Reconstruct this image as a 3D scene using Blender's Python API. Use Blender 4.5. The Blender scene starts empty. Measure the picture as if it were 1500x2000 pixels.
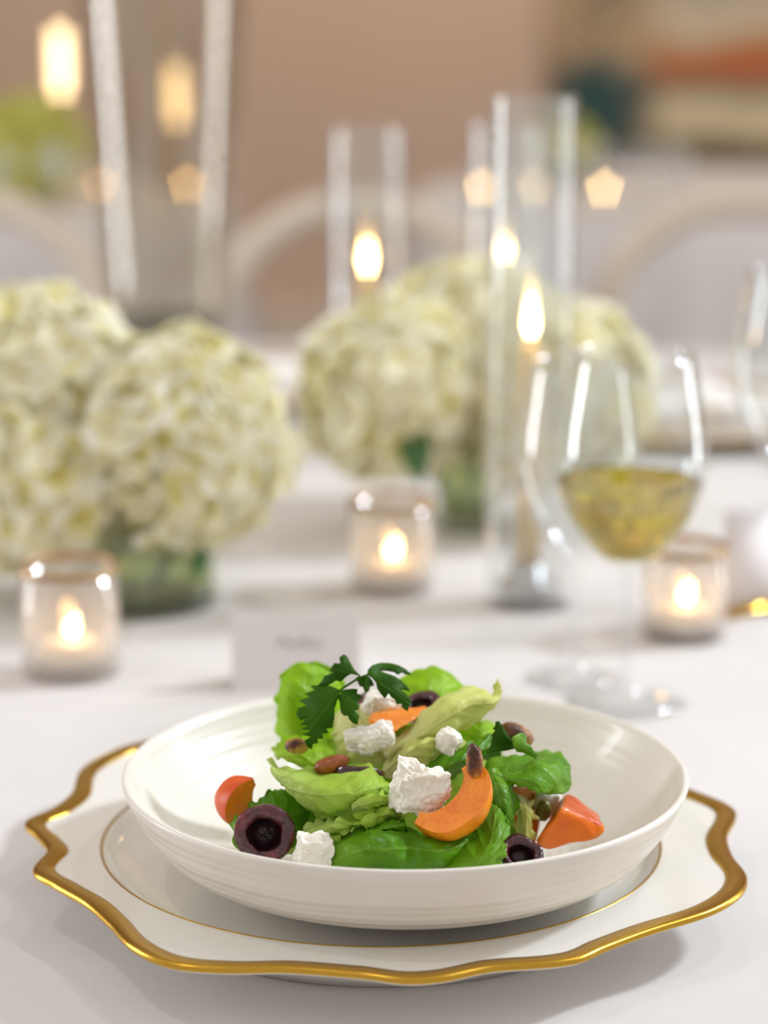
import bpy, bmesh, math, random
from mathutils import Vector, Matrix, noise
S = bpy.context.scene
COL = S.collection
PI = math.pi
rnd = random.Random(7)
TZ = 0.75                 # table top
RZ = TZ + 0.060           # height of the bowl's rim
# ------------------------------------------------------------------ camera
FOC = 5000.0
PITCH = math.radians(13)
SN, CS = math.sin(PITCH), math.cos(PITCH)
CAM = Vector((-.0087, -1.0135, RZ + .3444))
cd = bpy.data.cameras.new('camera'); cam = bpy.data.objects.new('camera', cd); COL.objects.link(cam)
cam.location = CAM; cam.rotation_euler = (math.radians(90) - PITCH, 0, 0)
cd.sensor_fit = 'VERTICAL'; cd.sensor_height = 36; cd.lens = 90
cd.clip_start = .05; cd.clip_end = 60
cd.dof.use_dof = True; cd.dof.focus_distance = .995; cd.dof.aperture_fstop = 3.9
cd.dof.aperture_blades = 5; cd.dof.aperture_rotation = math.radians(126)
S.camera = cam
# ------------------------------------------------------------------ world, lights, exposure
S.view_settings.view_transform = 'Standard'; S.view_settings.look = 'None'
S.view_settings.exposure = -0.13; S.view_settings.gamma = 1; S.view_settings.use_curve_mapping = False
w = bpy.data.worlds.new('world'); S.world = w; w.use_nodes = True
wb = w.node_tree.nodes['Background']; wb.inputs[0].default_value = (1.0, .93, .88, 1); wb.inputs[1].default_value = .73
S.cycles.transparent_max_bounces = 32
S.cycles.sample_clamp_indirect = 6
def area(name, loc, target, size, power, col):
    l = bpy.data.lights.new(name, 'AREA'); l.shape = 'RECTANGLE'; l.size, l.size_y = size; l.energy = power; l.color = col
    o = bpy.data.objects.new(name, l); COL.objects.link(o); o.location = loc
    o.rotation_euler = (Vector(target) - Vector(loc)).to_track_quat('-Z', 'Y').to_euler()
    return o
AZ, EL, DK = math.radians(22), math.radians(38), 3.4
kl = Vector((math.cos(AZ)*math.cos(EL), math.sin(AZ)*math.cos(EL), math.sin(EL)))*DK + Vector((0, .1, TZ))
k = area('window_light', kl, (0, .1, TZ), (.26, .34), 15, (.84, .92, 1)); k.data.spread = math.radians(74)
area('left_window_light', (-2.9, 1.0, 1.25), (0, .9, 1.25), (.3, 2.4), 50, (.92, .96, 1))
area('right_streak_light', (3.0, 1.5, 1.25), (0, 1.0, 1.25), (.3, 2.4), 34, (.92, .96, 1))  # added strip light that draws white streaks on the glassware
for x_, y_, c_ in ((-.9, -.2, (1, .95, .9)), (1.1, .4, (.93, .96, 1)), (.2, 1.6, (1, .93, .86))):
    area('added_sparkle_light', (x_, y_, 2.95), (x_*.2, y_+.3, TZ), (.04, .04), 4.6, c_)  # added unseen lamps that put small sparkles on the glasses
area('room_light', (.2, 4.6, 2.9), (.1, 5.6, .8), (2.5, .6), 52, (1, .88, .74))
# ------------------------------------------------------------------ pixel helpers
def S_(px, py, Y):
    """point at world depth Y seen in the 1500x2000 frame at px, py"""
    d = Vector(((px-750)/FOC, CS + (1000-py)/FOC*SN, -SN + (1000-py)/FOC*CS))
    return CAM + d*((Y - CAM.y)/d.y)
def T_(px, py, z=TZ):
    d = Vector(((px-750)/FOC, CS + (1000-py)/FOC*SN, -SN + (1000-py)/FOC*CS))
    return CAM + d*((z - CAM.z)/d.z)
def lin(h):
    if isinstance(h, str):
        h = [int(h[i:i+2], 16)/255 for i in (0, 2, 4)]
    return tuple((c/12.92 if c <= .04045 else ((c+.055)/1.055)**2.4) for c in h) + (1,)
# ------------------------------------------------------------------ materials
def mat(name, col='ffffff', rough=.5, metal=0, spec=.5, coat=0, trans=0, sss=0, sheen=0, alpha=1):
    m = bpy.data.materials.new(name); m.use_nodes = True
    b = m.node_tree.nodes['Principled BSDF']; I = b.inputs
    I['Base Color'].default_value = lin(col); I['Roughness'].default_value = rough; I['Metallic'].default_value = metal
    I['Specular IOR Level'].default_value = spec; I['Coat Weight'].default_value = coat; I['Coat Roughness'].default_value = .05
    I['Transmission Weight'].default_value = trans
    if sss: I['Subsurface Weight'].default_value = sss; I['Subsurface Scale'].default_value = .004; I['Subsurface Radius'].default_value = (1, .7, .5)
    if sheen: I['Sheen Weight'].default_value = sheen
    return m
class NT:
    def __init__(s, m): s.t = m.node_tree; s.b = s.t.nodes.get('Principled BSDF')
    def n(s, typ, **kw):
        x = s.t.nodes.new(typ)
        for k, v in kw.items():
            if k in x.inputs.keys(): x.inputs[k].default_value = v
            else: setattr(x, k, v)
        return x
    def l(s, a, b): s.t.links.new(a, b)
    def ramp(s, fac, stops):
        r = s.t.nodes.new('ShaderNodeValToRGB'); e = r.color_ramp.elements
        while len(e) < len(stops): e.new(.5)
        for q, (p, c) in zip(e, stops): q.position = p; q.color = lin(c) if isinstance(c, str) else (c, c, c, 1)
        s.l(fac, r.inputs[0]); return r
    def math(s, op, a, b=None):
        x = s.t.nodes.new('ShaderNodeMath'); x.operation = op
        for i, v in enumerate((a, b)):
            if v is None: continue
            if isinstance(v, (int, float)): x.inputs[i].default_value = v
            else: s.l(v, x.inputs[i])
        return x.outputs[0]
    def mix(s, fac, a, b, bt='MIX'):
        x = s.t.nodes.new('ShaderNodeMix'); x.data_type = 'RGBA'; x.blend_type = bt
        for i, v in ((0, fac), (6, a), (7, b)):
            if isinstance(v, (int, float)): x.inputs[i].default_value = v
            elif isinstance(v, str): x.inputs[i].default_value = lin(v)
            else: s.l(v, x.inputs[i])
        return x.outputs[2]
    def bump(s, h, strength=.3, dist=.001):
        x = s.n('ShaderNodeBump', Strength=strength, Distance=dist); s.l(h, x.inputs['Height'])
        s.l(x.outputs[0], s.b.inputs['Normal']); return x
    def obj(s, sc=(1, 1, 1)):
        c = s.t.nodes.new('ShaderNodeTexCoord'); mp = s.n('ShaderNodeMapping'); mp.inputs['Scale'].default_value = sc
        s.l(c.outputs['Object'], mp.inputs[0]); return mp.outputs[0]
    def noise(s, v, scale, detail=3, rough=.5, dist=0):
        x = s.n('ShaderNodeTexNoise', Scale=scale, Detail=detail, Roughness=rough, Distortion=dist); s.l(v, x.inputs['Vector']); return x.outputs[0]
def both_sides(t, fr, ior):
    ge = t.nodes.new('ShaderNodeNewGeometry'); mr = t.nodes.new('ShaderNodeMapRange')
    mr.inputs['To Min'].default_value = ior; mr.inputs['To Max'].default_value = 1/ior
    t.links.new(ge.outputs['Backfacing'], mr.inputs['Value']); t.links.new(mr.outputs[0], fr.inputs[0])
def thin_glass(name, tint='f4f6f6', refl=1.0, rough=0.0, body=0.0, bodycol='cccccc'):
    """a glass wall: see-through, mirrored by Fresnel; body adds a slight frosting"""
    m = bpy.data.materials.new(name); m.use_nodes = True; t = m.node_tree; t.nodes.clear()
    o = t.nodes.new('ShaderNodeOutputMaterial'); tr = t.nodes.new('ShaderNodeBsdfTransparent'); gl = t.nodes.new('ShaderNodeBsdfGlossy')
    tr.inputs[0].default_value = lin(tint); gl.inputs[0].default_value = (refl, refl, refl, 1); gl.inputs['Roughness'].default_value = rough
    fr = t.nodes.new('ShaderNodeFresnel'); both_sides(t, fr, 1.75)
    mx = t.nodes.new('ShaderNodeMixShader'); t.links.new(fr.outputs[0], mx.inputs[0])
    base = tr.outputs[0]
    if body:
        df = t.nodes.new('ShaderNodeBsdfTranslucent'); df.inputs[0].default_value = lin(bodycol)
        d2 = t.nodes.new('ShaderNodeBsdfDiffuse'); d2.inputs[0].default_value = lin(bodycol)
        ad = t.nodes.new('ShaderNodeMixShader'); t.links.new(df.outputs[0], ad.inputs[1]); t.links.new(d2.outputs[0], ad.inputs[2])
        m2 = t.nodes.new('ShaderNodeMixShader'); m2.inputs[0].default_value = body
        t.links.new(base, m2.inputs[1]); t.links.new(ad.outputs[0], m2.inputs[2]); base = m2.outputs[0]
    t.links.new(base, mx.inputs[1]); t.links.new(gl.outputs[0], mx.inputs[2]); t.links.new(mx.outputs[0], o.inputs[0])
    return m
def emit(name, col, st):
    m = bpy.data.materials.new(name); m.use_nodes = True; t = m.node_tree; t.nodes.clear()
    o = t.nodes.new('ShaderNodeOutputMaterial'); e = t.nodes.new('ShaderNodeEmission'); e.inputs[0].default_value = lin(col); e.inputs[1].default_value = st
    t.links.new(e.outputs[0], o.inputs[0]); return m
def add_translucent(m, colsock, fac, thickness_tint=None):
    """leaf and petal light transmission"""
    t = m.node_tree; b = t.nodes['Principled BSDF']; o = t.nodes['Material Output']
    tl = t.nodes.new('ShaderNodeBsdfTranslucent'); mx = t.nodes.new('ShaderNodeMixShader'); mx.inputs[0].default_value = fac
    if colsock is not None: t.links.new(colsock, tl.inputs[0])
    else: tl.inputs[0].default_value = b.inputs['Base Color'].default_value
    t.links.new(b.outputs[0], mx.inputs[1]); t.links.new(tl.outputs[0], mx.inputs[2]); t.links.new(mx.outputs[0], o.inputs[0])
M = {}
M['porcelain'] = mat('porcelain', 'eeece6', .12, spec=.5, coat=.3)
M['gold'] = mat('gold', 'c79d3c', .27, metal=1)
q = NT(M['gold']); q.bump(q.noise(q.obj((1, 1, 1)), 260, 3), .12, .0006)
m = M['bowl'] = mat('bowl_glaze', 'ece5da', .32, spec=.4, coat=.15)
q = NT(m); cdn = q.obj(); sp = q.n('ShaderNodeSeparateXYZ'); q.l(cdn, sp.inputs[0])
rad = q.math('SQRT', q.math('ADD', q.math('MULTIPLY', sp.outputs[0], sp.outputs[0]), q.math('MULTIPLY', sp.outputs[1], sp.outputs[1])))
ph = q.math('ADD', q.math('MULTIPLY', rad, 1100), q.math('MULTIPLY', sp.outputs[2], 900))
wv = q.math('SINE', q.math('ADD', ph, q.math('MULTIPLY', q.noise(cdn, 14, 2), 9)))
wv2 = q.math('SINE', q.math('MULTIPLY', ph, .37))
q.bump(q.math('ADD', q.math('MULTIPLY', wv, .4), wv2), .22, .0011)
nn = q.noise(cdn, 30, 3); q.l(q.ramp(nn, [(.3, 'e9e3d9'), (.7, 'eeeae2')]).outputs[0], q.b.inputs['Base Color'])
# tablecloth: fine twill weave with soft undulation and pressed creases
m = M['cloth'] = mat('table_linen', 'dcd8d6', .85, spec=.12, sheen=.1)
q = NT(m); c0 = q.obj()
wt = q.n('ShaderNodeTexWave', Scale=420, Distortion=.2); wt.bands_direction = 'DIAGONAL'; q.l(c0, wt.inputs[0])
h = q.math('ADD', q.math('MULTIPLY', wt.outputs[1], .012), q.math('MULTIPLY', q.noise(q.obj((1, 2.2, 1)), 3.2, 3, .5, .4), 1.2))
q.bump(h, .5, .012)
M['linen'] = mat('napkin_linen', 'f1efec', .8, spec=.1, sheen=.2)
m = M['wall'] = mat('wall_paint', 'b99c84', .8, spec=.1)
q = NT(m); q.l(q.ramp(q.noise(q.obj(), .6, 2), [(.35, 'c9b09c'), (.7, 'd2bcaa')]).outputs[0], q.b.inputs['Base Color'])
M['bronze'] = mat('bronze_lip', 'b39672', .38, metal=.8)
M['ceil'] = mat('ceiling_paint', 'e6dfd6', .9, spec=.05)
m = M['carpet'] = mat('carpet', '6d5f5e', .95, spec=.05)
q = NT(m); q.l(q.ramp(q.noise(q.obj(), 3, 4), [(.35, '5e5252'), (.7, '7f6f6a')]).outputs[0], q.b.inputs['Base Color'])
m = M['tapestry'] = mat('tapestry_weave', '8a7c66', .9, spec=.05)
q = NT(m); v = q.obj((1.0, 1, 2.2)); nz = q.noise(v, 3.1, 4, .55, .8)
r1 = q.ramp(nz, [(.30, '8c6a50'), (.42, 'a58a6d'), (.5, 'cbb795'), (.58, 'a3846a'), (.68, '8d8f7b'), (.8, 'b7a78c')])
sp = q.n('ShaderNodeSeparateXYZ'); q.l(q.obj(), sp.inputs[0])
zz = q.math('ADD', sp.outputs[2], q.math('MULTIPLY', q.math('SUBTRACT', q.noise(q.obj(), 4, 3), .5), .16))
r2 = q.ramp(q.math('DIVIDE', zz, 1.7), [(.015, '6a4230'), (.04, '95906f'), (.075, 'e6d9ba'), (.11, 'dccdac'), (.135, '839078'), (.165, 'c2603f'), (.20, 'bb8c60'), (.23, 'd6c8b0'), (.30, 'b8ae9e'), (.5, 'c9b090')])
mk = q.ramp(q.math('ADD', sp.outputs[0], .5), [(.10, 0.0), (.22, .95)])
ba = q.mix(mk.outputs[0], r1.outputs[0], r2.outputs[0])
vd = q.t.nodes.new('ShaderNodeVectorMath'); vd.operation = 'DISTANCE'; q.l(q.obj((1, 0, .8)), vd.inputs[0]); vd.inputs[1].default_value = (-.49, 0, .10)
dd_ = q.math('ADD', vd.outputs['Value'], q.math('MULTIPLY', q.math('SUBTRACT', q.noise(q.obj(), 6, 2), .5), .22))
tm = q.ramp(dd_, [(.10, 1.0), (.20, 0.0)])
q.l(q.mix(tm.outputs[0], ba, '3d5656'), q.b.inputs['Base Color'])
M['tap_edge'] = mat('tapestry_border', '6a3f2c', .9, spec=.05)
M['chair'] = mat('chair_paint', 'd6c9b8', .5)
M['pad'] = mat('chair_fabric', 'cfcac6', .9, spec=.1)
M['glass'] = thin_glass('clear_glass', 'fbfcfc')
M['vase_glass'] = thin_glass('vase_glass', 'f0f4ec', refl=1)
M['smoke_glass'] = thin_glass('smoky_glass', 'f2efe9', refl=1, body=.035, bodycol='d8dadb')
M['frost'] = thin_glass('mottled_glass', 'f7f5f3', refl=.9, rough=.1, body=.22, bodycol='f6f2ee')
m = M['frost']
m = M['wine'] = bpy.data.materials.new('white_wine'); m.use_nodes = True; t = m.node_tree; t.nodes.clear()
o_ = t.nodes.new('ShaderNodeOutputMaterial'); g_ = t.nodes.new('ShaderNodeBsdfGlass'); g_.inputs['Color'].default_value = lin('f1e584'); g_.inputs['IOR'].default_value = 1.33; g_.inputs['Roughness'].default_value = 0
t.links.new(g_.outputs[0], o_.inputs[0])
m = M['water'] = bpy.data.materials.new('vase_water'); m.use_nodes = True; t = m.node_tree; t.nodes.clear()
o_ = t.nodes.new('ShaderNodeOutputMaterial'); g_ = t.nodes.new('ShaderNodeBsdfTransparent'); g_.inputs[0].default_value = lin('e2e5bc')
gg = t.nodes.new('ShaderNodeBsdfGlossy'); gg.inputs['Roughness'].default_value = .02; fx = t.nodes.new('ShaderNodeFresnel'); both_sides(t, fx, 1.33)
mm = t.nodes.new('ShaderNodeMixShader'); t.links.new(fx.outputs[0], mm.inputs[0]); t.links.new(g_.outputs[0], mm.inputs[1]); t.links.new(gg.outputs[0], mm.inputs[2]); t.links.new(mm.outputs[0], o_.inputs[0])
M['wax'] = mat('ivory_wax', 'f0dcae', .5, sss=.25)
add_translucent(M['wax'], None, .3)
M['wax_white'] = mat('tealight_wax', 'fbeedd', .45, sss=.2)
M['metal'] = mat('tealight_tin', 'c9c9c9', .3, metal=1)
M['wick'] = mat('burnt_wick', '2b211c', .9)
M['flame'] = emit('candle_flame', 'ffd08c', 34)
M['glow'] = emit('lamp_glow', 'ffdda8', 5.5)
M['paper'] = mat('card_paper', 'e9e4e4', .7, spec=.15)
M['ink'] = mat('grey_ink', 'a59d9b', .7)
M['stem'] = mat('stem_green', '6f8a3a', .5)
M['dleaf'] = mat('flower_leaf', '3f6a33', .45)
# hydrangea petal
m = M['petal'] = mat('hydrangea_petal', 'f1edcf', .55, spec=.2)
q = NT(m); uvn = q.n('ShaderNodeUVMap'); su = q.n('ShaderNodeSeparateXYZ'); q.l(uvn.outputs[0], su.inputs[0])
oi = q.n('ShaderNodeObjectInfo')
rr = q.ramp(su.outputs[0], [(.0, 'cfc04a'), (.3, 'f0e9a8'), (.7, 'fcfbee')])  # yellower towards the centre; also puts shade between petals into the colour
cc = q.mix(q.math('MULTIPLY', oi.outputs['Random'], .35), rr.outputs[0], 'e6dc80')
q.l(cc, q.b.inputs['Base Color']); add_translucent(m, cc, .3)
m = M['petal_yellow'] = mat('green_petal', 'd9d878', .6, spec=.2); add_translucent(m, None, .3)
M['core'] = mat('flower_core', 'b9a93c', .8)  # saturated yellow, paints in the shade deep between florets
# leaves
def leaf_mat(name, dark, light, pale, vein, rough=.35, tl=.35, coat=.2, cell=26, bstr=.5):
    m = mat(name, dark, rough, spec=.3 if coat else .12, coat=coat); q = NT(m); m.node_tree.nodes['Principled BSDF'].inputs['Coat Roughness'].default_value = .2
    uv = q.n('ShaderNodeUVMap'); sp = q.n('ShaderNodeSeparateXYZ'); q.l(uv.outputs[0], sp.inputs[0]); U, V = sp.outputs[0], sp.outputs[1]
    o3 = q.obj()
    au = q.math('ABSOLUTE', q.math('SUBTRACT', U, .5))
    nw = q.math('MULTIPLY', q.math('SUBTRACT', q.noise(o3, 60, 2), .5), .06)
    mid = q.math('LESS_THAN', q.math('ADD', au, nw), .006)
    mids = q.ramp(q.math('ABSOLUTE', q.math('ADD', q.math('SUBTRACT', U, .5), nw)), [(0, 1.0), (.022, 0.0)])
    s1 = q.math('ABSOLUTE', q.math('SINE', q.math('ADD', q.math('MULTIPLY', q.math('SUBTRACT', V, q.math('MULTIPLY', au, .75)), 15), q.math('MULTIPLY', q.noise(o3, 45, 2), 1.6))))
    side = q.ramp(s1, [(0, 1.0), (.10, 0.0)])
    vo = q.n('ShaderNodeTexVoronoi', Scale=cell*8); vo.feature = 'DISTANCE_TO_EDGE'; q.l(o3, vo.inputs[0])
    net = q.ramp(vo.outputs[0], [(0, 1.0), (.05, 0.0)])
    veins = q.math('MAXIMUM', q.math('MAXIMUM', mids.outputs[0], q.math('MULTIPLY', side.outputs[0], .65)), q.math('MULTIPLY', net.outputs[0], .22))
    nz = q.noise(o3, 35, 4)
    c1 = q.ramp(nz, [(.3, dark), (.7, light)])
    pr = q.ramp(V, [(0.0, 1.0), (.45, 0.0)])
    c2 = q.mix(q.math('MULTIPLY', pr.outputs[0], .75), c1.outputs[0], pale)
    c3 = q.mix(q.math('MULTIPLY', veins, .55), c2, vein)
    q.l(c3, q.b.inputs['Base Color'])
    hh = q.math('ADD', q.math('MULTIPLY', veins, -.6), q.math('ADD', q.math('MULTIPLY', q.noise(o3, 160, 3), .7), q.math('MULTIPLY', q.noise(o3, 650, 3), .5)))
    q.bump(hh, bstr, .0011); add_translucent(m, c3, tl)
    return m
M['lettuce'] = leaf_mat('lettuce_green', 'b2d43a', 'cce868', 'dcea98', '8eb43c', rough=.45, coat=.08, tl=.4)
M['lettuce_bright'] = leaf_mat('lettuce_bright', '9ccc06', 'c6e828', 'd4ec68', 'a8d040', rough=.45, coat=.08, tl=.5)
M['lettuce_pale'] = leaf_mat('lettuce_pale', 'e0e87c', 'f0f2a4', 'f6f2c8', 'd0d680', rough=.42, coat=.12, tl=.4)
M['spinach'] = leaf_mat('spinach_green', '4a8c08', '78b414', '8cc02c', 'a0ca48', rough=.42, tl=.3, coat=.15, cell=18)
M['parsley'] = leaf_mat('parsley_green', '284e08', '3c700e', '3c700e', '5c8a28', rough=.5, tl=.25, coat=.0, cell=30, bstr=.35)
def organic(name, stops, scale, rough=.4, bs=.4, bd=.001, bscale=120, sss=0, coat=0, detail=4):
    m = mat(name, 'ffffff', rough, sss=sss, coat=coat); q = NT(m); o = q.obj()
    q.l(q.ramp(q.noise(o, scale, detail), stops).outputs[0], q.b.inputs['Base Color'])
    q.bump(q.noise(o, bscale, 4), bs, bd); return m
M['apricot_skin'] = organic('apricot_skin', [(.3, 'f07c0e'), (.6, 'fb981c'), (.8, 'ffac34')], 60, .38, .12, .0005, 500, sss=.15, coat=.1)
M['apricot_red'] = organic('apricot_blush_skin', [(.3, 'd4471f'), (.6, 'e36424'), (.8, 'ea7a2c')], 60, .42, .12, .0005, 500, sss=.15)
M['apricot_flesh'] = organic('apricot_flesh', [(.3, 'ee7c0c'), (.6, 'f89218'), (.85, 'ffb044')], 90, .32, .8, .0012, 420, sss=.1, coat=.15)
M['apricot_flesh_red'] = organic('apricot_flesh_red', [(.3, 'd24e12'), (.6, 'e0641a'), (.85, 'ec8034')], 90, .3, .7, .001, 420, sss=.2, coat=.3)
M['apricot_face'] = organic('apricot_cut_face', [(.3, 'ec680e'), (.6, 'f6820e'), (.85, 'ffa020')], 70, .34, .25, .0006, 420, sss=.2, coat=.15)
M['cherry_skin'] = organic('cherry_skin', [(.3, '2a0c14'), (.7, '4a1422')], 60, .16, .1, .0004, 200, coat=.5)
M['cherry_flesh'] = organic('cherry_flesh', [(.3, '2c0812'), (.55, '4c0f1c'), (.72, '7a2426'), (.85, 'b0522c')], 160, .25, .7, .001, 420, coat=.6)
M['cherry_pit'] = organic('cherry_hollow', [(.3, '14060a'), (.7, '2a0a12')], 90, .3, .6, .001, 300)
M['cheese'] = organic('goat_cheese', [(.3, 'efeadb'), (.7, 'f8f5ec')], 70, .5, .5, .0008, 330, sss=.2)
M['nut'] = organic('pistachio_skin', [(.38, '3a2012'), (.46, '7d4a26'), (.52, 'ae8a30'), (.66, 'c4ac48')], 130, .45, .8, .0012, 380)
M['nut_brown'] = organic('pistachio_brown', [(.38, '4a2816'), (.48, '85502a'), (.56, 'b88040'), (.66, 'dcb45c')], 110, .4, .8, .0012, 380)
M['nut_orange'] = organic('pistachio_orange', [(.35, '8a4421'), (.6, 'b4622c'), (.8, 'd89444')], 95, .35, .5, .0006, 260, coat=.2)
M['nut_green'] = organic('pistachio_green', [(.35, '6d6a26'), (.6, '8f8a38'), (.8, 'b0a850')], 95, .4, .5, .0006, 260)
# ------------------------------------------------------------------ object helpers
def link(name, me, m=None, parent=None, smooth=True):
    o = bpy.data.objects.new(name, me); COL.objects.link(o)
    if m is not None:
        for k in (m if isinstance(m, (list, tuple)) else [m]): me.materials.append(k)
    if smooth:
        for p in me.polygons: p.use_smooth = True
    if parent is not None: o.parent = parent
    return o
def tag(o, label=None, cat=None, group=None, kind=None):
    if label: o['label'] = label
    if cat: o['category'] = cat
    if group: o['group'] = group
    if kind: o['kind'] = kind
    return o
def empty(name, loc, rz=0, **kw):
    o = bpy.data.objects.new(name, None); COL.objects.link(o); o.location = loc; o.rotation_euler = (0, 0, rz); o.empty_display_size = .02
    return tag(o, **kw)
def pyd(name, v, f, uv=None):
    me = bpy.data.meshes.new(name); me.from_pydata([tuple(a) for a in v], [], f); me.update()
    if uv:
        l = me.uv_layers.new(name='UVMap')
        for lp in me.loops: l.data[lp.index].uv = uv[lp.vertex_index]
    return me
def fixn(me):
    bm = bmesh.new(); bm.from_mesh(me); bmesh.ops.recalc_face_normals(bm, faces=bm.faces); bm.to_mesh(me); bm.free(); return me
def lathe(name, prof, n=48, close=False):
    """prof: (r, z) list"""
    v, f = [], []; rings = []
    for r, z in prof:
        if r < 1e-6: rings.append([len(v)]); v.append((0, 0, z))
        else:
            rings.append(list(range(len(v), len(v)+n)))
            v += [(r*math.cos(2*PI*k/n), r*math.sin(2*PI*k/n), z) for k in range(n)]
    pr = list(zip(rings, rings[1:])) + ([(rings[-1], rings[0])] if close else [])
    for a, b in pr:
        for k in range(n):
            k2 = (k+1) % n
            if len(a) == 1 and len(b) == 1: continue
            if len(a) == 1: f.append((a[0], b[k2], b[k]))
            elif len(b) == 1: f.append((a[k], a[k2], b[0]))
            else: f.append((a[k], a[k2], b[k2], b[k]))
    return fixn(pyd(name, v, f))
def sm(prof, k=4):
    """Catmull-Rom through (r, z) points"""
    out = []
    P = [prof[0]] + list(prof) + [prof[-1]]
    for i in range(1, len(P)-2):
        for j in range(k):
            t = j/k; a, b, c, d = (Vector(P[i+o]) for o in (-1, 0, 1, 2))
            out.append(.5*((2*b) + (c-a)*t + (2*a-5*b+4*c-d)*t*t + (3*b-a-3*c+d)*t**3))
    out.append(Vector(P[-2])); return out
def lathe_s(name, prof, n=48, k=4):
    return lathe(name, [(max(p[0], 0), p[1]) for p in sm(prof, k)], n)
def tube(name, pts, rad, n=8, cap=True):
    pts = [Vector(p) for p in pts]; rr = rad if isinstance(rad, (list, tuple)) else [rad]*len(pts)
    v, f = [], []; up = Vector((.3, .2, 1)).normalized()
    for i, p in enumerate(pts):
        t = (pts[min(i+1, len(pts)-1)] - pts[max(i-1, 0)]).normalized(); a = t.cross(up)
        if a.length < .05: a = t.cross(Vector((1, 0, 0)))
        a.normalize(); b = t.cross(a)
        for k in range(n):
            an = 2*PI*k/n; v.append(p + (a*math.cos(an) + b*math.sin(an))*rr[i])
    for i in range(len(pts)-1):
        for k in range(n): f.append((i*n+k, i*n+(k+1) % n, (i+1)*n+(k+1) % n, (i+1)*n+k))
    if cap: f.append(tuple(range(n))[::-1]); f.append(tuple((len(pts)-1)*n+k for k in range(n)))
    return fixn(pyd(name, v, f))
def crv(pts, n=24):
    out = []; P = [Vector(p) for p in pts]; P = [P[0]*2-P[1]] + P + [P[-1]*2-P[-2]]
    seg = len(P)-3
    for i in range(n+1):
        u = i/n*seg; s = min(int(u), seg-1); t = u-s; a, b, c, d = P[s:s+4]
        out.append(.5*((2*b) + (c-a)*t + (2*a-5*b+4*c-d)*t*t + (3*b-a-3*c+d)*t**3))
    return out
def box_me(name, sx, sy, sz, bev=0):
    bm = bmesh.new(); bmesh.ops.create_cube(bm, size=1); bmesh.ops.scale(bm, vec=(sx, sy, sz), verts=bm.verts)
    if bev: bmesh.ops.bevel(bm, geom=list(bm.edges), offset=bev, segments=2, affect='EDGES')
    me = bpy.data.meshes.new(name); bm.to_mesh(me); bm.free(); return me
def centre(o):
    """moves the origin of a free mesh to its base centre"""
    me = o.data; xs = [v.co for v in me.vertices]
    c = Vector(((min(p.x for p in xs)+max(p.x for p in xs))/2, (min(p.y for p in xs)+max(p.y for p in xs))/2, min(p.z for p in xs)))
    me.transform(Matrix.Translation(-c)); o.location = c; return o
# ------------------------------------------------------------------ setting
def slab(name, x0, x1, y0, y1, z0, z1, m):
    me = pyd(name, [(x, y, z) for z in (z0, z1) for y in (y0, y1) for x in (x0, x1)],
             [(0, 2, 3, 1), (4, 5, 7, 6), (0, 1, 5, 4), (2, 6, 7, 3), (0, 4, 6, 2), (1, 3, 7, 5)])
    return tag(link(name, me, m, smooth=False), kind='structure')
slab('floor', -5, 5, -2.5, 7.0, -.1, 0, M['carpet'])
slab('wall_back', -3.2, 3.2, 6.0, 6.15, 0, 3.0, M['wall'])
slab('wall_left', -3.35, -3.2, 1.9, 6.15, 0, 3.0, M['wall'])
slab('wall_right', 3.2, 3.35, 1.9, 6.15, 0, 3.0, M['wall'])
slab('ceiling', -3.35, 3.35, 1.9, 6.15, 3.0, 3.1, M['ceil'])
slab('baseboard_back', -3.2, 3.2, 5.975, 6.0, 0, .12, M['chair'])
# ------------------------------------------------------------------ round table with cloth
def cloth_mesh(R, drop, folds, n=288, seed=1):
    v, f = [(0, 0, 0)], []; rings = []
    rs = [(.35*R, 0), (.8*R, 0), (R-.012, 0), (R-.003, -.003), (R+.002, -.014), (R+.012, -.07)] + [(None, t) for t in (.2, .4, .6, .8, 1)]
    for r, z in rs:
        ring = []
        for k in range(n):
            a = 2*PI*k/n
            if r is None:
                am = (.012+.06*z)*(1+.5*math.sin(a*3+seed)); rr = R+.014+.035*z + am*(.5+.5*math.sin(a*folds + math.sin(a*5+seed)*1.3))
                zz = -.07 - (drop-.07)*z
            else: rr, zz = r, z
            ring.append(len(v)); v.append((rr*math.cos(a), rr*math.sin(a), zz))
        rings.append(ring)
    for k in range(n): f.append((0, rings[0][k], rings[0][(k+1) % n]))
    for a, b in zip(rings, rings[1:]):
        for k in range(n): f.append((a[k], b[k], b[(k+1) % n], a[(k+1) % n]))
    return fixn(pyd('tablecloth', v, f))
def table(cx, cy, R, label, clabel, seed):
    t = empty('round_table', (cx, cy, 0), label=label, cat='table')
    link('tabletop', lathe('tabletop', [(0, TZ-.033), (R-.03, TZ-.033), (R-.02, TZ-.012), (0, TZ-.012)], 64), M['chair'], t)
    link('pedestal', lathe('pedestal', [(0, .0), (.3, 0), (.3, .03), (.05, .06), (.05, TZ-.034), (0, TZ-.034)], 24), M['chair'], t)
    c = link('tablecloth', cloth_mesh(R, TZ-.02, 24, seed=seed), M['cloth']); c.location = (cx, cy, TZ)
    tag(c, clabel, 'tablecloth')
    return t
table(0, .64, .86, 'round table under the white cloth carrying the salad', 'white cloth on the nearest table under the salad plate', 1)
table(.50, 2.93, .46, 'round banquet table behind at right, seen past the chairs', 'white cloth hanging in folds on the far right table', 2)
table(-.70, 2.85, .46, 'round banquet table behind at left, by the glowing lamp', 'white cloth on the far left table under yellow flowers', 3)
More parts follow.
